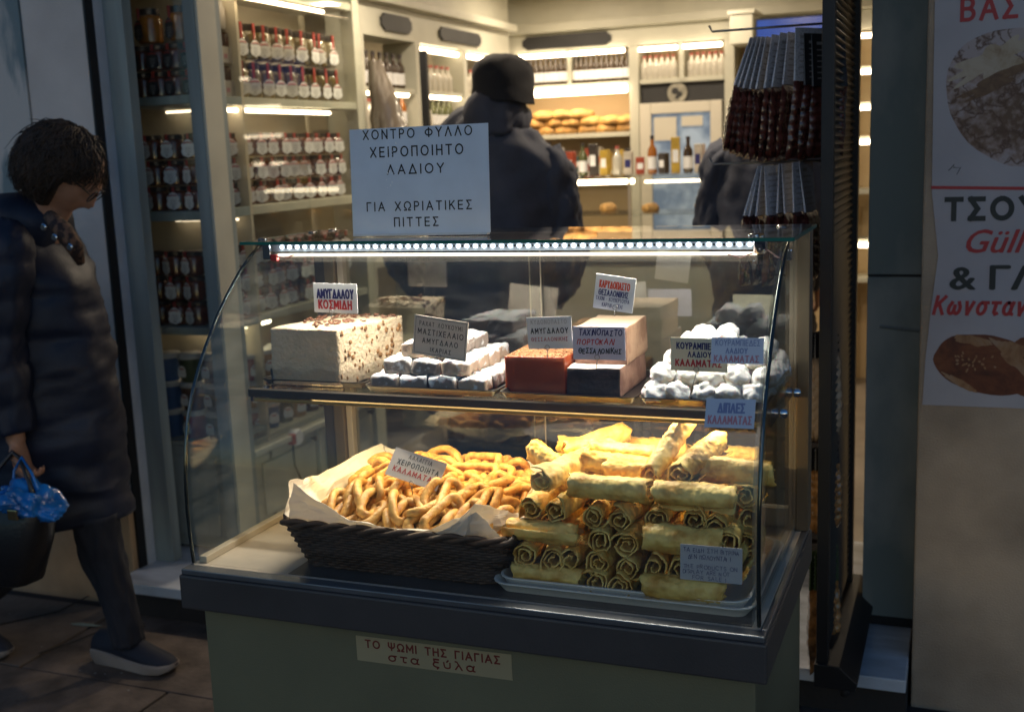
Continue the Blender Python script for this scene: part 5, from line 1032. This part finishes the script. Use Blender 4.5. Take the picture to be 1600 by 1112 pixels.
# ================================================================== PEOPLE
def head_mb(c, R, sk=1.0, nose=.021):
    """head facing local +X, centre c, rotation R"""
    vs = []; fs = []; nu, nv = 40, 30
    for j in range(nv+1):
        el = -pi/2+pi*j/nv
        for i in range(nu):
            az = 2*pi*i/nu-pi; d = V((cos(el)*cos(az), cos(el)*sin(az), sin(el))); fr = max(0, d.x)
            x = d.x*.096; y = d.y*.077; z = d.z*.118
            if d.z < 0: y *= 1-.22*(-d.z)**1.2; x *= 1-.06*(-d.z) if d.x > 0 else 1-.28*(-d.z)
            g = lambda a0, e0, sa, se: math.exp(-((az-a0)/sa)**2-((el-e0)/se)**2)
            k = nose*g(0, -.16, .16, .17)+.010*g(0, .02, .13, .22)+.006*g(0, .32, .5, .13)-.009*(g(.36, .08, .2, .14)+g(-.36, .08, .2, .14))+.006*g(0, -.52, .3, .09)-.004*g(0, -.47, .34, .035)+.012*g(0, -.95, .45, .25)+.004*(g(.7, -.1, .3, .2)+g(-.7, -.1, .3, .2))
            p = V((x, y, z))+d*k
            vs.append(R @ (p*sk)+c)
        if j < nv:
            for i in range(nu): fs.append((j*nu+i, j*nu+(i+1) % nu, (j+1)*nu+(i+1) % nu, (j+1)*nu+i))
    mb = MB().add(vs, fs)
    for s_ in (-1, 1):
        pts = [R @ (V((-.005+.011*cos(a)-.004, s_*(.076+.006*sin(a*.5)), -.01+.027*sin(a)+.002))*sk)+c for a in [2*pi*k/14 for k in range(14)]]
        mb.tube(pts, .0055*sk, 6, closed=True)
        mb.tube([R @ (V((-.003, s_*.070, -.012+.018*t))*sk)+c for t in (-1, 0, 1)], .010*sk, 6)
    return mb
def hand_mb(mb, wrist, d, nrm, curl=.5, side=1, sc=1.):
    d = d.normalized(); nrm = (nrm-d*nrm.dot(d)).normalized(); sd = d.cross(nrm)*side
    mb.loft([[wrist+d*(t*sc)+sd*(a*cos(q)*sc)+nrm*(b*sin(q)*sc) for q in [2*pi*k/12 for k in range(12)]] for t, a, b in ((-.03, .024, .019), (0, .026, .018), (.03, .036, .016), (.065, .040, .014), (.088, .037, .011))])
    for k, (off, L) in enumerate(((.030, .070), (.010, .080), (-.010, .074), (-.029, .058))):
        p = wrist+d*(.078*sc)+sd*(off*sc); pts = [p-d*.015, p]; ang = 0
        for seg in (.42, .32, .26):
            ang += curl*(1.0 if seg > .4 else 1.2); p = p+(d*cos(ang)+nrm*sin(ang))*(L*seg*sc); pts.append(p)
        mb.tube(pts, [.0095*sc, .0095*sc, .009*sc, .008*sc, .0065*sc], 8)
    p = wrist+d*(.02*sc)+sd*(.026*sc); q = p+(d*.7+sd*.6+nrm*.35).normalized()*.035*sc; r = q+(d*.9+nrm*.6).normalized()*.03*sc
    mb.tube([p-sd*.01, p, q, r], [.013*sc, .012*sc, .010*sc, .008*sc], 8)
def one_skin(mb, name, m, parent, vox=.006):
    o = mb.build(name, m); rm_ = o.modifiers.new('r', 'REMESH'); rm_.mode = 'VOXEL'; rm_.voxel_size = vox
    sm = o.modifiers.new('s', 'CORRECTIVE_SMOOTH') if False else o.modifiers.new('s', 'SMOOTH'); sm.iterations = 2; sm.factor = .5
    bpy.context.view_layer.update(); me = bpy.data.meshes.new_from_object(o.evaluated_get(bpy.context.evaluated_depsgraph_get())); o.modifiers.clear(); o.data = me
    me.polygons.foreach_set('use_smooth', [True]*len(me.polygons)); o.parent = parent; return o
def garment(rings, m, name, parent, quilt=0., pitch=.1, fold=.006, sc=9, n=44, sd=0, end_open=False):
    """rings: (centre, rx, ry) stacked along a path; finely resampled, with quilting bulges and cloth folds"""
    C_ = []; 
    for i in range(len(rings)-1):
        (c0, a0, b0), (c1, a1, b1) = rings[i], rings[i+1]; k = max(2, int((c1-c0).length/.012))
        for j in range(k): t = j/k; C_.append((c0.lerp(c1, t), a0+(a1-a0)*t, b0+(b1-b0)*t))
    C_.append(rings[-1])
    for _ in range(3): C_ = [C_[0]]+[((C_[i-1][0]+C_[i][0]*2+C_[i+1][0])/4, (C_[i-1][1]+C_[i][1]*2+C_[i+1][1])/4, (C_[i-1][2]+C_[i][2]*2+C_[i+1][2])/4) for i in range(1, len(C_)-1)]+[C_[-1]]
    out = []; L = 0
    for i, (c, a, b) in enumerate(C_):
        if i: L += (c-C_[i-1][0]).length
        t = (C_[min(i+1, len(C_)-1)][0]-C_[max(i-1, 0)][0]).normalized()
        ex = V((1, 0, 0)); ex = (ex-t*ex.dot(t)); ex = ex.normalized() if ex.length > .3 else V((0, 0, 1)); ey = t.cross(ex)
        row = []
        for j in range(n):
            q = 2*pi*j/n; base = V((cos(q)*2, sin(q)*2, 0)); wav = L+.012*sin(q*2+sd)
            k = quilt*(abs(sin(pi*wav/pitch))**.45-.7) if quilt else 0
            f = fold*noise.noise(base*1.3+V((sd, 0, L*sc)))+fold*.5*noise.noise(base*4+V((sd, 3, L*sc*3)))
            row.append(c+ex*((a+k+f)*cos(q))+ey*((b+k+f)*sin(q)))
        out.append(row)
    return MB().loft(out).build(name, m, parent, smooth='all')
SKIN = mat('skin', (.42, .22, .14), .5, sss=.1, var=.15, vscale=20)
M_COAT = mat('navy quilted coat', (.012, .017, .036), .5, var=.3, vscale=6, bump=.15, bscale=150, spec=.35); M_TRS = mat('black navy trousers', (.016, .018, .028), .8, bump=.2, bscale=200)
M_HAIR = mat('dark brown hair', (.045, .026, .016), .6, var=.5, vscale=40, stretch=(1, 1, .2)); M_SHOE = mat('navy shoe mesh', (.010, .014, .028), .7, bump=.5, bscale=300); M_SOLE = mat('grey foam sole', (.26, .22, .19), .6, var=.2); M_LACE = mat('dark laces', (.012, .013, .02), .7)
def shoe(toe, heel, parent, h=.0):
    """sneaker from heel to toe points on the ground"""
    d = (toe-heel); Lg = d.length; d.normalize(); w = V((0, 0, 1)).cross(d).normalized(); up = w.cross(d)*-1
    prof = [(0, .028, .018), (.08, .036, .0), (.3, .036, 0), (.5, .042, 0), (.72, .047, .0), (.88, .040, .004), (.97, .024, .016), (1, .010, .024)]
    sole = []; upper = []
    tops = [.040, .045, .040, .034, .030, .028, .030, .032]; uh = [.085, .105, .115, .10, .07, .058, .045, .034]
    for (t, hw, zb_), zt_, u in zip(prof, tops, uh):
        c = heel+d*(t*Lg)
        sole.append([c+w*(hw*a*1.04)+up*b for a, b in ((-1, zb_+.004), (-.9, zb_), (0, zb_-.001), (.9, zb_), (1, zb_+.004), (1.02, zt_), (.9, zt_+.004), (0, zt_+.004), (-.9, zt_+.004), (-1.02, zt_))])
        upper.append([c+w*(hw*.97*cos(q)*(1-.25*max(0, sin(q))))+up*(zt_-.002+(u-zt_)*max(0, sin(q))**.8) for q in [pi*k/9 for k in range(10)]]+[c+w*(-hw*.5)+up*(zt_-.004), c+w*(hw*.5)+up*(zt_-.004)])
    s0 = empty('shoe', parent=parent)
    MB().loft(sole).build('sole', M_SOLE, s0, smooth=True); MB().loft(upper).build('upper', M_SHOE, s0, smooth='all')
    mb = MB()
    for k in range(5):
        t = .42+.07*k; c = heel+d*(t*Lg); zt_ = .112-.013*k; mb.tube([c-w*.026+up*(zt_-.022), c-w*.012+up*(zt_-.002), c+up*(zt_+.002), c+w*.012+up*(zt_-.002), c+w*.026+up*(zt_-.022)], .0028, 5)
    c = heel+d*(.45*Lg)+up*.115
    for s_ in (-1, 1): mb.tube([c, c+w*.02*s_+up*.015+d*.01, c+w*.045*s_+up*.004+d*.02, c+w*.02*s_-up*.004+d*.012], .0025, 5); mb.tube([c, c+w*.015*s_+up*.02-d*.02, c+w*.035*s_+d*.03+up*.0], .0025, 5)
    mb.build('laces', M_LACE, s0, smooth='all'); return s0
def ringpx(y, xl, xr, Y, ry, dz=0):
    a, b = P(xl, y, Y), P(xr, y, Y); c = (a+b)/2; w = (b-a).length/2-.012; ry = min(ry*.88, w*.95); k = ry*abs(c.x)/Y    # half width seen obliquely
    return (c+V((0, 0, dz)), sqrt(max(w*w-k*k, (w*.55)**2)), ry)

# ---- woman walking past
wm = tag(empty('person', (-2.45, 2.56, 0)), 'woman walking past in a long dark navy quilted coat, head bowed', 'person', 'people in the picture')
wm.location = (0, 0, 0)
hc = P(104, 272, 2.56); HR = Matrix.Rotation(radians(24), 3, 'Z') @ Matrix.Rotation(radians(48), 3, 'Y')
mb = head_mb(hc, HR, .97); mb.tube([hc-V((.03, 0, .05)), hc+V((-.10, 0, -.13)), hc+V((-.14, 0, -.24))], [.055, .056, .07], 12)
wr = P(26, 690, 2.36); el = P(-6, 545, 2.36); sh = P(8, 372, 2.40)
hand_mb(mb, wr, V((.25, -.05, -1)), V((1, .2, .1)), .75, 1)
mb.tube([sh, el, wr], [.045, .038, .026], 10)
knee = P(150, 885, 2.56); ank = P(196, 985, 2.565); hip = P(105, 720, 2.56); knee2 = P(10, 880, 2.62); ank2 = P(-75, 975, 2.52)
mb.tube([hip, P(150, 810, 2.52), P(162, 875, 2.53), P(185, 935, 2.55), P(202, 1000, 2.565)], [.07, .05, .04, .034, .032], 12); mb.tube([hip, P(40, 800, 2.6), P(0, 880, 2.6), P(-80, 975, 2.52)], [.07, .055, .045, .034], 12); mb.tube([hc+V((-.14, 0, -.24)), P(70, 560, 2.56), hip], [.10, .12, .12], 12)
one_skin(mb, 'body', SKIN, wm)
rows = [(318, 20, 92, .085), (340, -10, 112, .14), (365, -40, 132, .18), (400, -62, 152, .20), (450, -75, 170, .205), (505, -80, 180, .205), (560, -82, 190, .205), (650, -80, 203, .21), (750, -72, 214, .215), (806, -60, 222, .215)]
garment([ringpx(y, a, b, 2.56, r) for y, a, b, r in rows], M_COAT, 'coat', wm, .008, .125, .016, 12)
garment([(P(35, 300, 2.56)+V((0, 0, .0)), .06, .08), (P(38, 318, 2.56), .12, .13), (P(36, 345, 2.56), .145, .15), (P(30, 368, 2.56), .13, .15)], M_COAT, 'hood', wm, .008, .07, .012, sd=4)
garment([(P(10, 352, 2.42), .05, .05), (P(6, 385, 2.39), .085, .075), (P(-2, 460, 2.37), .083, .078), (el, .078, .072), (P(10, 620, 2.36), .07, .066), (P(24, 676, 2.36), .056, .052)], M_COAT, 'sleeve', wm, .010, .10, .01, sd=2)
garment([(P(148, 800, 2.52), .075, .07), (P(160, 870, 2.53), .062, .058), (P(183, 930, 2.55), .050, .047), (P(202, 1004, 2.565), .047, .045)], M_TRS, 'trousers', wm, 0, .1, .01, sd=5)
garment([(P(40, 800, 2.6), .10, .09), (P(0, 880, 2.6), .082, .075), (P(-50, 940, 2.56), .066, .062), (P(-85, 1000, 2.5), .058, .055)], M_TRS, 'trousers', wm, 0, .1, .01, sd=7)
g0 = PZ(170, 1018, 0); shoe(V((g0.x+.305, 2.565, 0)), V((g0.x, 2.58, 0.0)), wm)
t0 = PZ(17, 1030, 0); shoe(V((t0.x, t0.y, .0)), V((t0.x-.29, t0.y-.01, .05)), wm)
mb = MB(); random.seed(31)      # hair: shell and loose strands
vs = []; fs = []; nu, nv = 40, 24
HR2 = Matrix.Rotation(radians(18), 3, 'Z') @ Matrix.Rotation(radians(30), 3, 'Y'); hcc = hc+V((-.025, 0, .018))
for j in range(nv+1):
    el_ = -pi/2*.62+(pi/2*1.62)*j/nv
    for i in range(nu):
        az = 2*pi*i/nu; d = V((cos(el_)*cos(az), cos(el_)*sin(az), sin(el_))); fc = max(0, d.x)*max(0, 1-(d.z+.25)*2.2 if d.z > -.25 else 1)
        r = V((d.x*.118*(1-.5*min(1, fc)), d.y*.104, d.z*.126)); r *= 1+.07*noise.noise(d*3)+.04*noise.noise(d*9); vs.append(HR2 @ r+hcc)
    if j < nv:
        for i in range(nu): fs.append((j*nu+i, j*nu+(i+1) % nu, (j+1)*nu+(i+1) % nu, (j+1)*nu+i))
mb.add([hcc+(v-hcc)*.97 for v in vs], fs); hair = mb.build('hair', M_HAIR, wm, smooth='all')
mb = MB()
for k in range(2600):
    az = random.uniform(0, 2*pi); e0 = random.uniform(-.1, 1.4); L_ = random.uniform(.35, 1.5); pts = []; fl = random.uniform(-.03, .10) if k % 12 else random.uniform(.08, .2); sw = random.uniform(-.5, .5); lim = -.95+random.uniform(0, .45)
    if cos(az) > .55 and e0 < .55: continue
    fr_ = .05+random.uniform(-.12, .2)
    for s_ in range(7):
        e = e0-L_*s_/6; a = az+sw*(s_/6)**1.5+.12*sin(s_*1.3+k); e = max(e, lim)
        if cos(a) > .35 and e < fr_: e = fr_
        d = V((cos(e)*cos(a), cos(e)*sin(a), sin(e))); r = V((d.x*.120, d.y*.106, d.z*.128))*(1+.05*noise.noise(d*5+V((k*.01, 0, 0)))+fl*(s_/6)**2+.03*sin(k*2.1)); pts.append(HR2 @ r+hcc)
    mb.tube(pts, [.0018, .0022, .0022, .0019, .0015, .001, .0004], 3, cap=False)
o = mb.build('hair_strands', M_HAIR, hair, smooth='all'); o['kind'] = 'stuff'
mb = MB()      # glasses
for s_ in (-1, 1):
    mb.tube([HR @ V((.098, s_*.033+.024*cos(a), .012+.019*sin(a)))+hc for a in [2*pi*k/16 for k in range(16)]], .002, 5, closed=True); mb.tube([HR @ V((.094, s_*.058, .018))+hc, HR @ V((.03, s_*.082, .02))+hc, HR @ V((-.02, s_*.08, .005))+hc], .002, 5)
mb.tube([HR @ V((.10, -.009, .015))+hc, HR @ V((.10, .009, .015))+hc], .002, 5); mb.build('glasses', M_BLACK, wm, smooth='all')
MB().tube([P(78, 338, 2.44), P(100, 362, 2.40), P(118, 388, 2.40), P(126, 410, 2.43)], [.018, .026, .022, .012], 10).build('scarf', mat('brown patterned scarf', (.16, .08, .045), .8, col2=(.03, .015, .012), vscale=55, lo=.45, hi=.55), wm, smooth='all')
for (x, y) in ((69, 355), (86, 371), (110, 386)):
    MB().lathe([(.009, 0), (.010, .003), (.007, .006)], 12, Matrix.Translation(P(x, y, 2.375)) @ Matrix.Rotation(pi/2, 4, 'X')).build('snap', M_CHROME, wm, smooth=True)
# handbag and blue plastic bag hanging from her hand
hbg = tag(empty('handbag'), 'black leather handbag with gold clasp hanging from the woman\'s hand', 'handbag')
M_LEA = mat('black leather', (.012, .012, .014), .35, coat=.2, bump=.3, bscale=90)
rg = []
for (y, xl, xr, d) in ((905, -70, 48, .04), (898, -84, 62, .065), (840, -80, 76, .07), (790, -62, 84, .06), (770, -52, 80, .035), (764, -45, 72, .01)):
    c, a, _ = ringpx(y, xl, xr, 2.28, 0); rg.append([c+V((a*abs(cos(q))**.5*(1 if cos(q) > 0 else -1), d*abs(sin(q))**.7*(1 if sin(q) > 0 else -1), .004*noise.noise(V((cos(q)*3, sin(q)*3, y*.1))))) for q in [2*pi*k/32 for k in range(32)]])
MB().loft(rg).build('body', M_LEA, hbg, smooth='all')
for d_ in (-.03, .03): MB().tube([P(-30, 772, 2.28+d_), P(-5, 735, 2.28+d_*.6), P(20, 706, 2.31), P(32, 716, 2.31), P(52, 772, 2.28+d_)], .007, 8).build('handle', M_LEA, hbg, smooth='all')
MB().box(P(12, 812, 2.205), P(28, 796, 2.212)).build('clasp', mat('gold clasp', (.6, .42, .2), .2, 1.), hbg, bevel=.003)
pbg = tag(empty('plastic_bag'), 'crumpled bright blue plastic bag looped over the black handbag', 'plastic bag')
bm = bmesh.new(); bmesh.ops.create_icosphere(bm, subdivisions=5, radius=1); c = P(42, 776, 2.27)
for v in bm.verts:
    d = v.co.copy(); k = 1+.35*noise.noise(d*2.2)+.16*abs(noise.noise(d*6+V((3, 0, 0))))+.06*noise.noise(d*16); v.co = V((d.x*.098*k, d.y*.06*k, d.z*.046*k-.04*d.x*(1 if d.x > 0 else -.3)))+c
me = bpy.data.meshes.new('bag'); bm.to_mesh(me); bm.free(); me.materials.append(mat('blue plastic film', (.01, .17, .55), .22, coat=.5, var=.4, vscale=14)); me.polygons.foreach_set('use_smooth', [True]*len(me.polygons)); link_mesh('bag_body', me, pbg)
MB().tube([P(20, 765, 2.26), P(22, 735, 2.29), P(34, 714, 2.30), P(50, 740, 2.28), P(60, 765, 2.26)], .004, 6).build('handle', MATS['blue plastic film'], pbg, smooth='all')

# ---- man seen from behind in the shop
M_JKT = mat('dark navy parka', (.05, .057, .085), .75, var=.25, vscale=8, bump=.2, bscale=120); M_KNIT = mat('black knit', (.02, .02, .024), .95, bump=.6, bscale=220)
mn = tag(empty('person'), 'man seen from behind in a dark parka and black knit hat inside the shop', 'person', 'people in the picture')
Ym = 4.0; hc = P(786, 142, Ym); HRm = Matrix.Rotation(radians(72), 3, 'Z')
mb = head_mb(hc, HRm, 1.04); mb.tube([hc-V((0, 0, .05)), hc-V((0, 0, .2))], [.06, .07], 12); pel = P(765, 610, Ym); mb.tube([hc-V((0, 0, .18)), P(770, 330, Ym), pel], [.1, .16, .14], 12)
sR, sL = P(848, 266, Ym), P(698, 266, Ym); eR, eL = P(878, 385, Ym+.05), P(628, 400, Ym+.05); wR, wL = P(856, 470, Ym+.2), P(690, 470, Ym+.25)
for a, b, c_ in ((sR, eR, wR), (sL, eL, wL)): mb.tube([a, b, c_], [.05, .042, .03], 10); hand_mb(mb, c_, (c_-b), V((0, 0, -1)), .5, 1)
gz = .12; fR, fL = V((pel.x+.12, Ym+.02, gz+.06)), V((pel.x-.12, Ym+.05, gz+.06)); mb.tube([pel, pel*.5+fR*.5, fR], [.1, .065, .045], 10); mb.tube([pel, pel*.5+fL*.5, fL], [.1, .065, .045], 10)
one_skin(mb, 'body', SKIN, mn, .008)
garment([ringpx(y, a, b, Ym, r) for y, a, b, r in ((186, 722, 846, .10), (205, 696, 862, .13), (226, 672, 882, .15), (252, 654, 898, .16), (300, 654, 894, .18), (380, 664, 874, .20), (470, 668, 868, .20), (560, 660, 872, .21), (640, 655, 876, .21))], M_JKT, 'parka', mn, 0, .1, .03, 6, sd=3)
garment([(P(776, 150, Ym+.0), .085, .10), (P(776, 163, Ym-.01), .118, .13), (P(776, 182, Ym-.01), .128, .14), (P(776, 200, Ym), .125, .14), (P(776, 212, Ym), .11, .13)], M_JKT, 'collar', mn, 0, .1, .02, 14, sd=8)
for nme, pts in (('sleeve', ((852, 236, 0, .05), (866, 266, 0, .078), (876, 330, .02, .078), (890, 388, .05, .072), (878, 440, .13, .06), (864, 470, .19, .048))), ('sleeve', ((706, 232, 0, .05), (694, 262, 0, .078), (660, 330, .02, .080), (630, 400, .05, .076), (655, 445, .15, .062), (688, 470, .23, .048)))):
    garment([(P(x, y, Ym+d), r, r) for x, y, d, r in pts], M_JKT, nme, mn, 0, .1, .022, 12, sd=x)
for f_ in (fR, fL):
    garment([((pel+f_)/2*.0+pel+V((f_.x-pel.x, 0, 0))*.7+V((0, 0, .1)), .11, .13), (pel*.5+f_*.5, .085, .1), (f_+V((0, 0, .02)), .07, .08)], M_TRS, 'trousers', mn, 0, .1, .015, sd=5); shoe(V((f_.x, Ym+.2, gz)), V((f_.x, Ym-.07, gz)), mn)
vs = []
rg = []
for k in range(24):
    t = k/23; ez = -.035+.165*t; r = .116*sqrt(max(.02, 1-max(0, (t-.42)/.60)**2.8))
    rg.append([hc+V((0, 0, ez))+V((r*1.0*cos(q)*(1+.015*sin(q*30))+.01*t*0, r*1.08*sin(q), .006*noise.noise(V((cos(q)*2, sin(q)*2, t*5)))-.02*cos(q)*(1-t)))*(1+.0*t)+V((.012*noise.noise(V((q, t*3, 1))), 0, 0)) for q in [2*pi*j/60 for j in range(60)]])
MB().loft(rg).build('knit_hat', M_KNIT, mn, smooth='all')
# ---- shop worker mostly hidden behind the bags
wk = tag(empty('person'), 'person in a dark jacket half hidden behind the hanging fig bags', 'person', 'people in the picture')
Yk = 4.3; hc = P(1208, 130, Yk); mb = head_mb(hc, Matrix.Rotation(radians(100), 3, 'Z')); pel = P(1190, 560, Yk); mb.tube([hc, hc-V((0, 0, .2)), P(1195, 330, Yk), pel], [.05, .07, .15, .13], 12)
for s_ in (-1, 1):
    f_ = V((pel.x+.1*s_, Yk, gz+.06)); mb.tube([pel, f_], [.1, .045], 10); a = P(1196+62*s_, 245, Yk); b = a+V((.05*s_, 0, -.28)); mb.tube([a, b, b+V((-.02*s_, .15, -.2))], [.05, .042, .03], 10); hand_mb(mb, b+V((-.02*s_, .15, -.2)), V((0, .5, -1)), V((-s_, 0, 0)), .4, s_)
    garment([(a+V((-.03*s_, 0, .03)), .06, .06), (a+V((.01*s_, 0, -.02)), .08, .08), (b, .068, .068), (b+V((-.02*s_, .13, -.18)), .05, .05)], M_JKT, 'sleeve', wk, 0, .1, .02, 12, sd=s_)
    garment([(pel+V((.08*s_, 0, .05)), .11, .12), ((pel+f_)/2, .085, .09), (f_, .07, .07)], M_TRS, 'trousers', wk, 0, .1, .012, sd=s_); shoe(V((f_.x, Yk+.2, gz)), V((f_.x, Yk-.07, gz)), wk)
one_skin(mb, 'body', SKIN, wk, .008)
garment([ringpx(y, a, b, Yk, r) for y, a, b, r in ((185, 1160, 1240, .09), (205, 1142, 1255, .13), (240, 1126, 1268, .16), (300, 1116, 1272, .18), (380, 1112, 1275, .18), (560, 1110, 1280, .18))], M_JKT, 'jacket', wk, 0, .1, .022, 8, sd=13)
MB().loft([[hc+V((.088*r*cos(q), .105*r*sin(q), z)) for q in [2*pi*k/24 for k in range(24)]] for z, r in ((.0, 1.0), (.05, 1.04), (.09, .9), (.12, .55), (.128, .2))]).build('hair', M_HAIR, wk, smooth='all')

# ================================================================== RACK AND HANGING BAGS
rk = tag(empty('product_rack'), 'tall black louvred display rack on a wheeled foot beside the case', 'rack')
zt = 2.6
B('front_post', (-.306, 2.71, .20), (-.278, 2.745, zt), M_BLACK, rk, bevel=.002); B('rear_post', (-.306, 3.27, .20), (-.270, 3.305, zt), M_BLACK, rk, bevel=.002); B('core_panel', (-.300, 2.746, .22), (-.290, 3.269, zt), M_BLACK, rk)
M_LOUV = mat('louvre grey metal', (.055, .06, .068), .35, .6, var=.2); mb = MB(); z = .24
while z < zt-.25: mb.prism([(-.289, 2.748, z), (-.280, 2.748, z+.004), (-.289, 2.748, z+.014)], (0, .52, 0)); z += .0185
o = mb.build('louvres', M_LOUV, rk); o['kind'] = 'stuff'
B('top_panel', (-.2895, 2.748, 2.32), (-.279, 3.268, zt), mat('rack top sign', (.03, .032, .036), .25), rk); B('top_rail', (-.2895, 2.748, 1.735), (-.2785, 3.268, 1.742), M_RAIL, rk) if False else None
MB().prism([(-.31, 2.70, .155), (-.212, 2.70, .155), (-.206, 2.70, .175), (-.25, 2.70, .215), (-.31, 2.70, .215)], (0, .64, 0)).build('foot', M_BLACK, rk, bevel=.003)
for y in (2.74, 3.28): MB().lathe([(.014, -.01), (.018, -.005), (.018, .005), (.014, .01)], 12, Matrix.Translation((-.24, y, .1385)) @ Matrix.Rotation(pi/2, 4, 'Y')).build('caster', M_RUBBER, rk, smooth=True)
for z, y in ((1.752, 2.95), (1.425, 2.95), (.86, 2.92), (.40, 2.86)): MB().tube([(-.307, y, z), (-.60, y, z), (-.608, y, z+.015)], .003, 6).build('peg', M_STEEL, rk, smooth='all')
M_HC = mat('printed pale header card', (.62, .64, .70), .5, col2=(.4, .42, .48), vscale=120, lo=.52, hi=.6, stretch=(1, 1, 3)); M_FIG = mat('dried figs in film', (.10, .030, .024), .15, coat=1., var=.6, vscale=35, bump=.5, bscale=120); M_FIGB = mat('pale bag base', (.42, .3, .2), .5); M_NUTB = mat('caramel nuts in film', (.35, .17, .06), .22, coat=1., var=.5, vscale=40); M_HDG = mat('dark green header', (.04, .07, .03), .4); M_HDK = mat('dark header card', (.03, .03, .035), .4)
random.seed(77)
def bagset(top, bot, yd, m_head, m_fill, fill_len, label, cat, grp, dyaw=.15, width=.115, fillpx=None, thick=.016):
    (xt, yt), (xb, yb) = top, bot; b = tag(empty('hanging_bag'), label, cat, grp)
    T = P(xt, yt, yd); Bt = P(xb, yb, yd-.01); e = V((sin(dyaw), cos(dyaw), 0))*width
    o = V((.0022, 0, 0))
    MB().add([T-o*.2, T+e*.96-o*.2, Bt+e-o, Bt-o, T+o*.2, T+e*.96+o*.2, Bt+e+o, Bt+o], [(0, 1, 2, 3), (4, 7, 6, 5), (0, 3, 7, 4), (1, 5, 6, 2), (0, 4, 5, 1), (3, 2, 6, 7)]).build('header_card', m_head, b)
    mb = MB(); nrm = V((cos(dyaw), -sin(dyaw), 0))
    for k in range(7):
        a = T.lerp(Bt, .2+.11*k)+e*.12+nrm*.0026; c = T.lerp(Bt, .2+.11*k)+e*random.uniform(.5, .88)+nrm*.0026; up_ = V((0, 0, .003 if k else .007)); mb.add([a, c, c+up_, a+up_], [(0, 1, 2, 3)])
    mb.build('printed_lines', M_INKG, b)
    E_ = P(*fillpx, yd-.01) if fillpx else Bt-V((0, 0, fill_len)); vs = []; fs = []; nu, nv = 21, 41; rnd = random.random()*50
    for sd in (1, -1):
        for j in range(nv):
            t = j/(nv-1)
            for i in range(nu):
                u = i/(nu-1); edge = (4*u*(1-u))**.4*(1-abs(2*t-1)**6); lump = abs(sin(u*pi*4+sd))**.5*abs(sin(t*pi*8+rnd+(u > .25)+(u > .5)*2+(u > .75)))**.5
                p = Bt.lerp(E_, t)+e*(u*1.04-.02)+V((.004*noise.noise(V((t*4, u*3, rnd))), 0, .006*noise.noise(V((u*4, t, rnd))))); vs.append(p+nrm*(sd*thick*edge*(.45+.75*lump)))
    N = nu*nv
    for q in range(2):
        for j in range(nv-1):
            for i in range(nu-1): a = q*N+j*nu+i; fs.append((a, a+1, a+nu+1, a+nu))
    MB().add(vs, fs).build('filled_pouch', m_fill, b, smooth='all')
    return b, E_, e, nrm
tops = [(1172, 58), (1178, 57), (1184, 57), (1190, 57), (1197, 57), (1206, 54), (1219, 51), (1231, 50), (1243, 43), (1256, 52), (1268, 54)]
bots = [(1147, 133), (1153, 136), (1161, 138), (1171, 139), (1181, 139), (1194, 138), (1206, 136), (1223, 132), (1241, 127), (1257, 133), (1270, 135)]
ends = [(1131, 238), (1139, 243), (1149, 246), (1160, 250), (1171, 252), (1184, 253), (1198, 252), (1212, 251), (1228, 250), (1246, 248), (1262, 246)]
for k in range(11):
    r_ = bagset(tops[k], bots[k], 2.90+.012*(k % 2), M_HC if k < 9 else M_HDK, M_FIG, .2, f'hanging bag of dark dried figs, {ORD[k]} from left on the upper peg', 'bag', 'bags of dried figs on the upper peg', .12 if k < 5 else .3 if k < 8 else .62, .12, ends[k])
t2 = [(1184, 260), (1187, 259), (1190, 259), (1194, 260), (1217, 256), (1221, 256), (1238, 254), (1248, 252)]
b2_ = [(1162, 337), (1170, 338), (1181, 338), (1198, 337), (1214, 333), (1226, 334), (1240, 332), (1258, 332)]
for k in range(8):
    x, y = b2_[k]; bagset(t2[k], b2_[k], 2.90+.012*(k % 2), M_HC, M_FIG, .2, f'hanging bag with pale header, {ORD[k]} from left on the second peg', 'bag', 'bags of dried figs on the second peg', .12 if k % 3 else .35, .11, (x-8 if k < 4 else x+2, y+110))
for k, (x, hy, yy0, yy1, mh, mf, nme) in enumerate(((1266, 520, 560, 690, M_HDK, M_FIGB, 'third'), (1267, 700, 735, 835, M_HDK, M_NUTB, 'fourth'), (1266, 862, 922, 1052, M_HDG, M_NUTB, 'lowest'))):
    for j in range(2): bagset((x+j*8, hy), (x-1+j*8, yy0), 2.86, mh, mf, .2, f'{("front", "rear")[j]} bag of caramel coloured nuts in clear film, {nme} level of the black rack', 'bag', 'bags of nuts low on the rack', .5, .1, (x-1+j*8, yy1), .022)
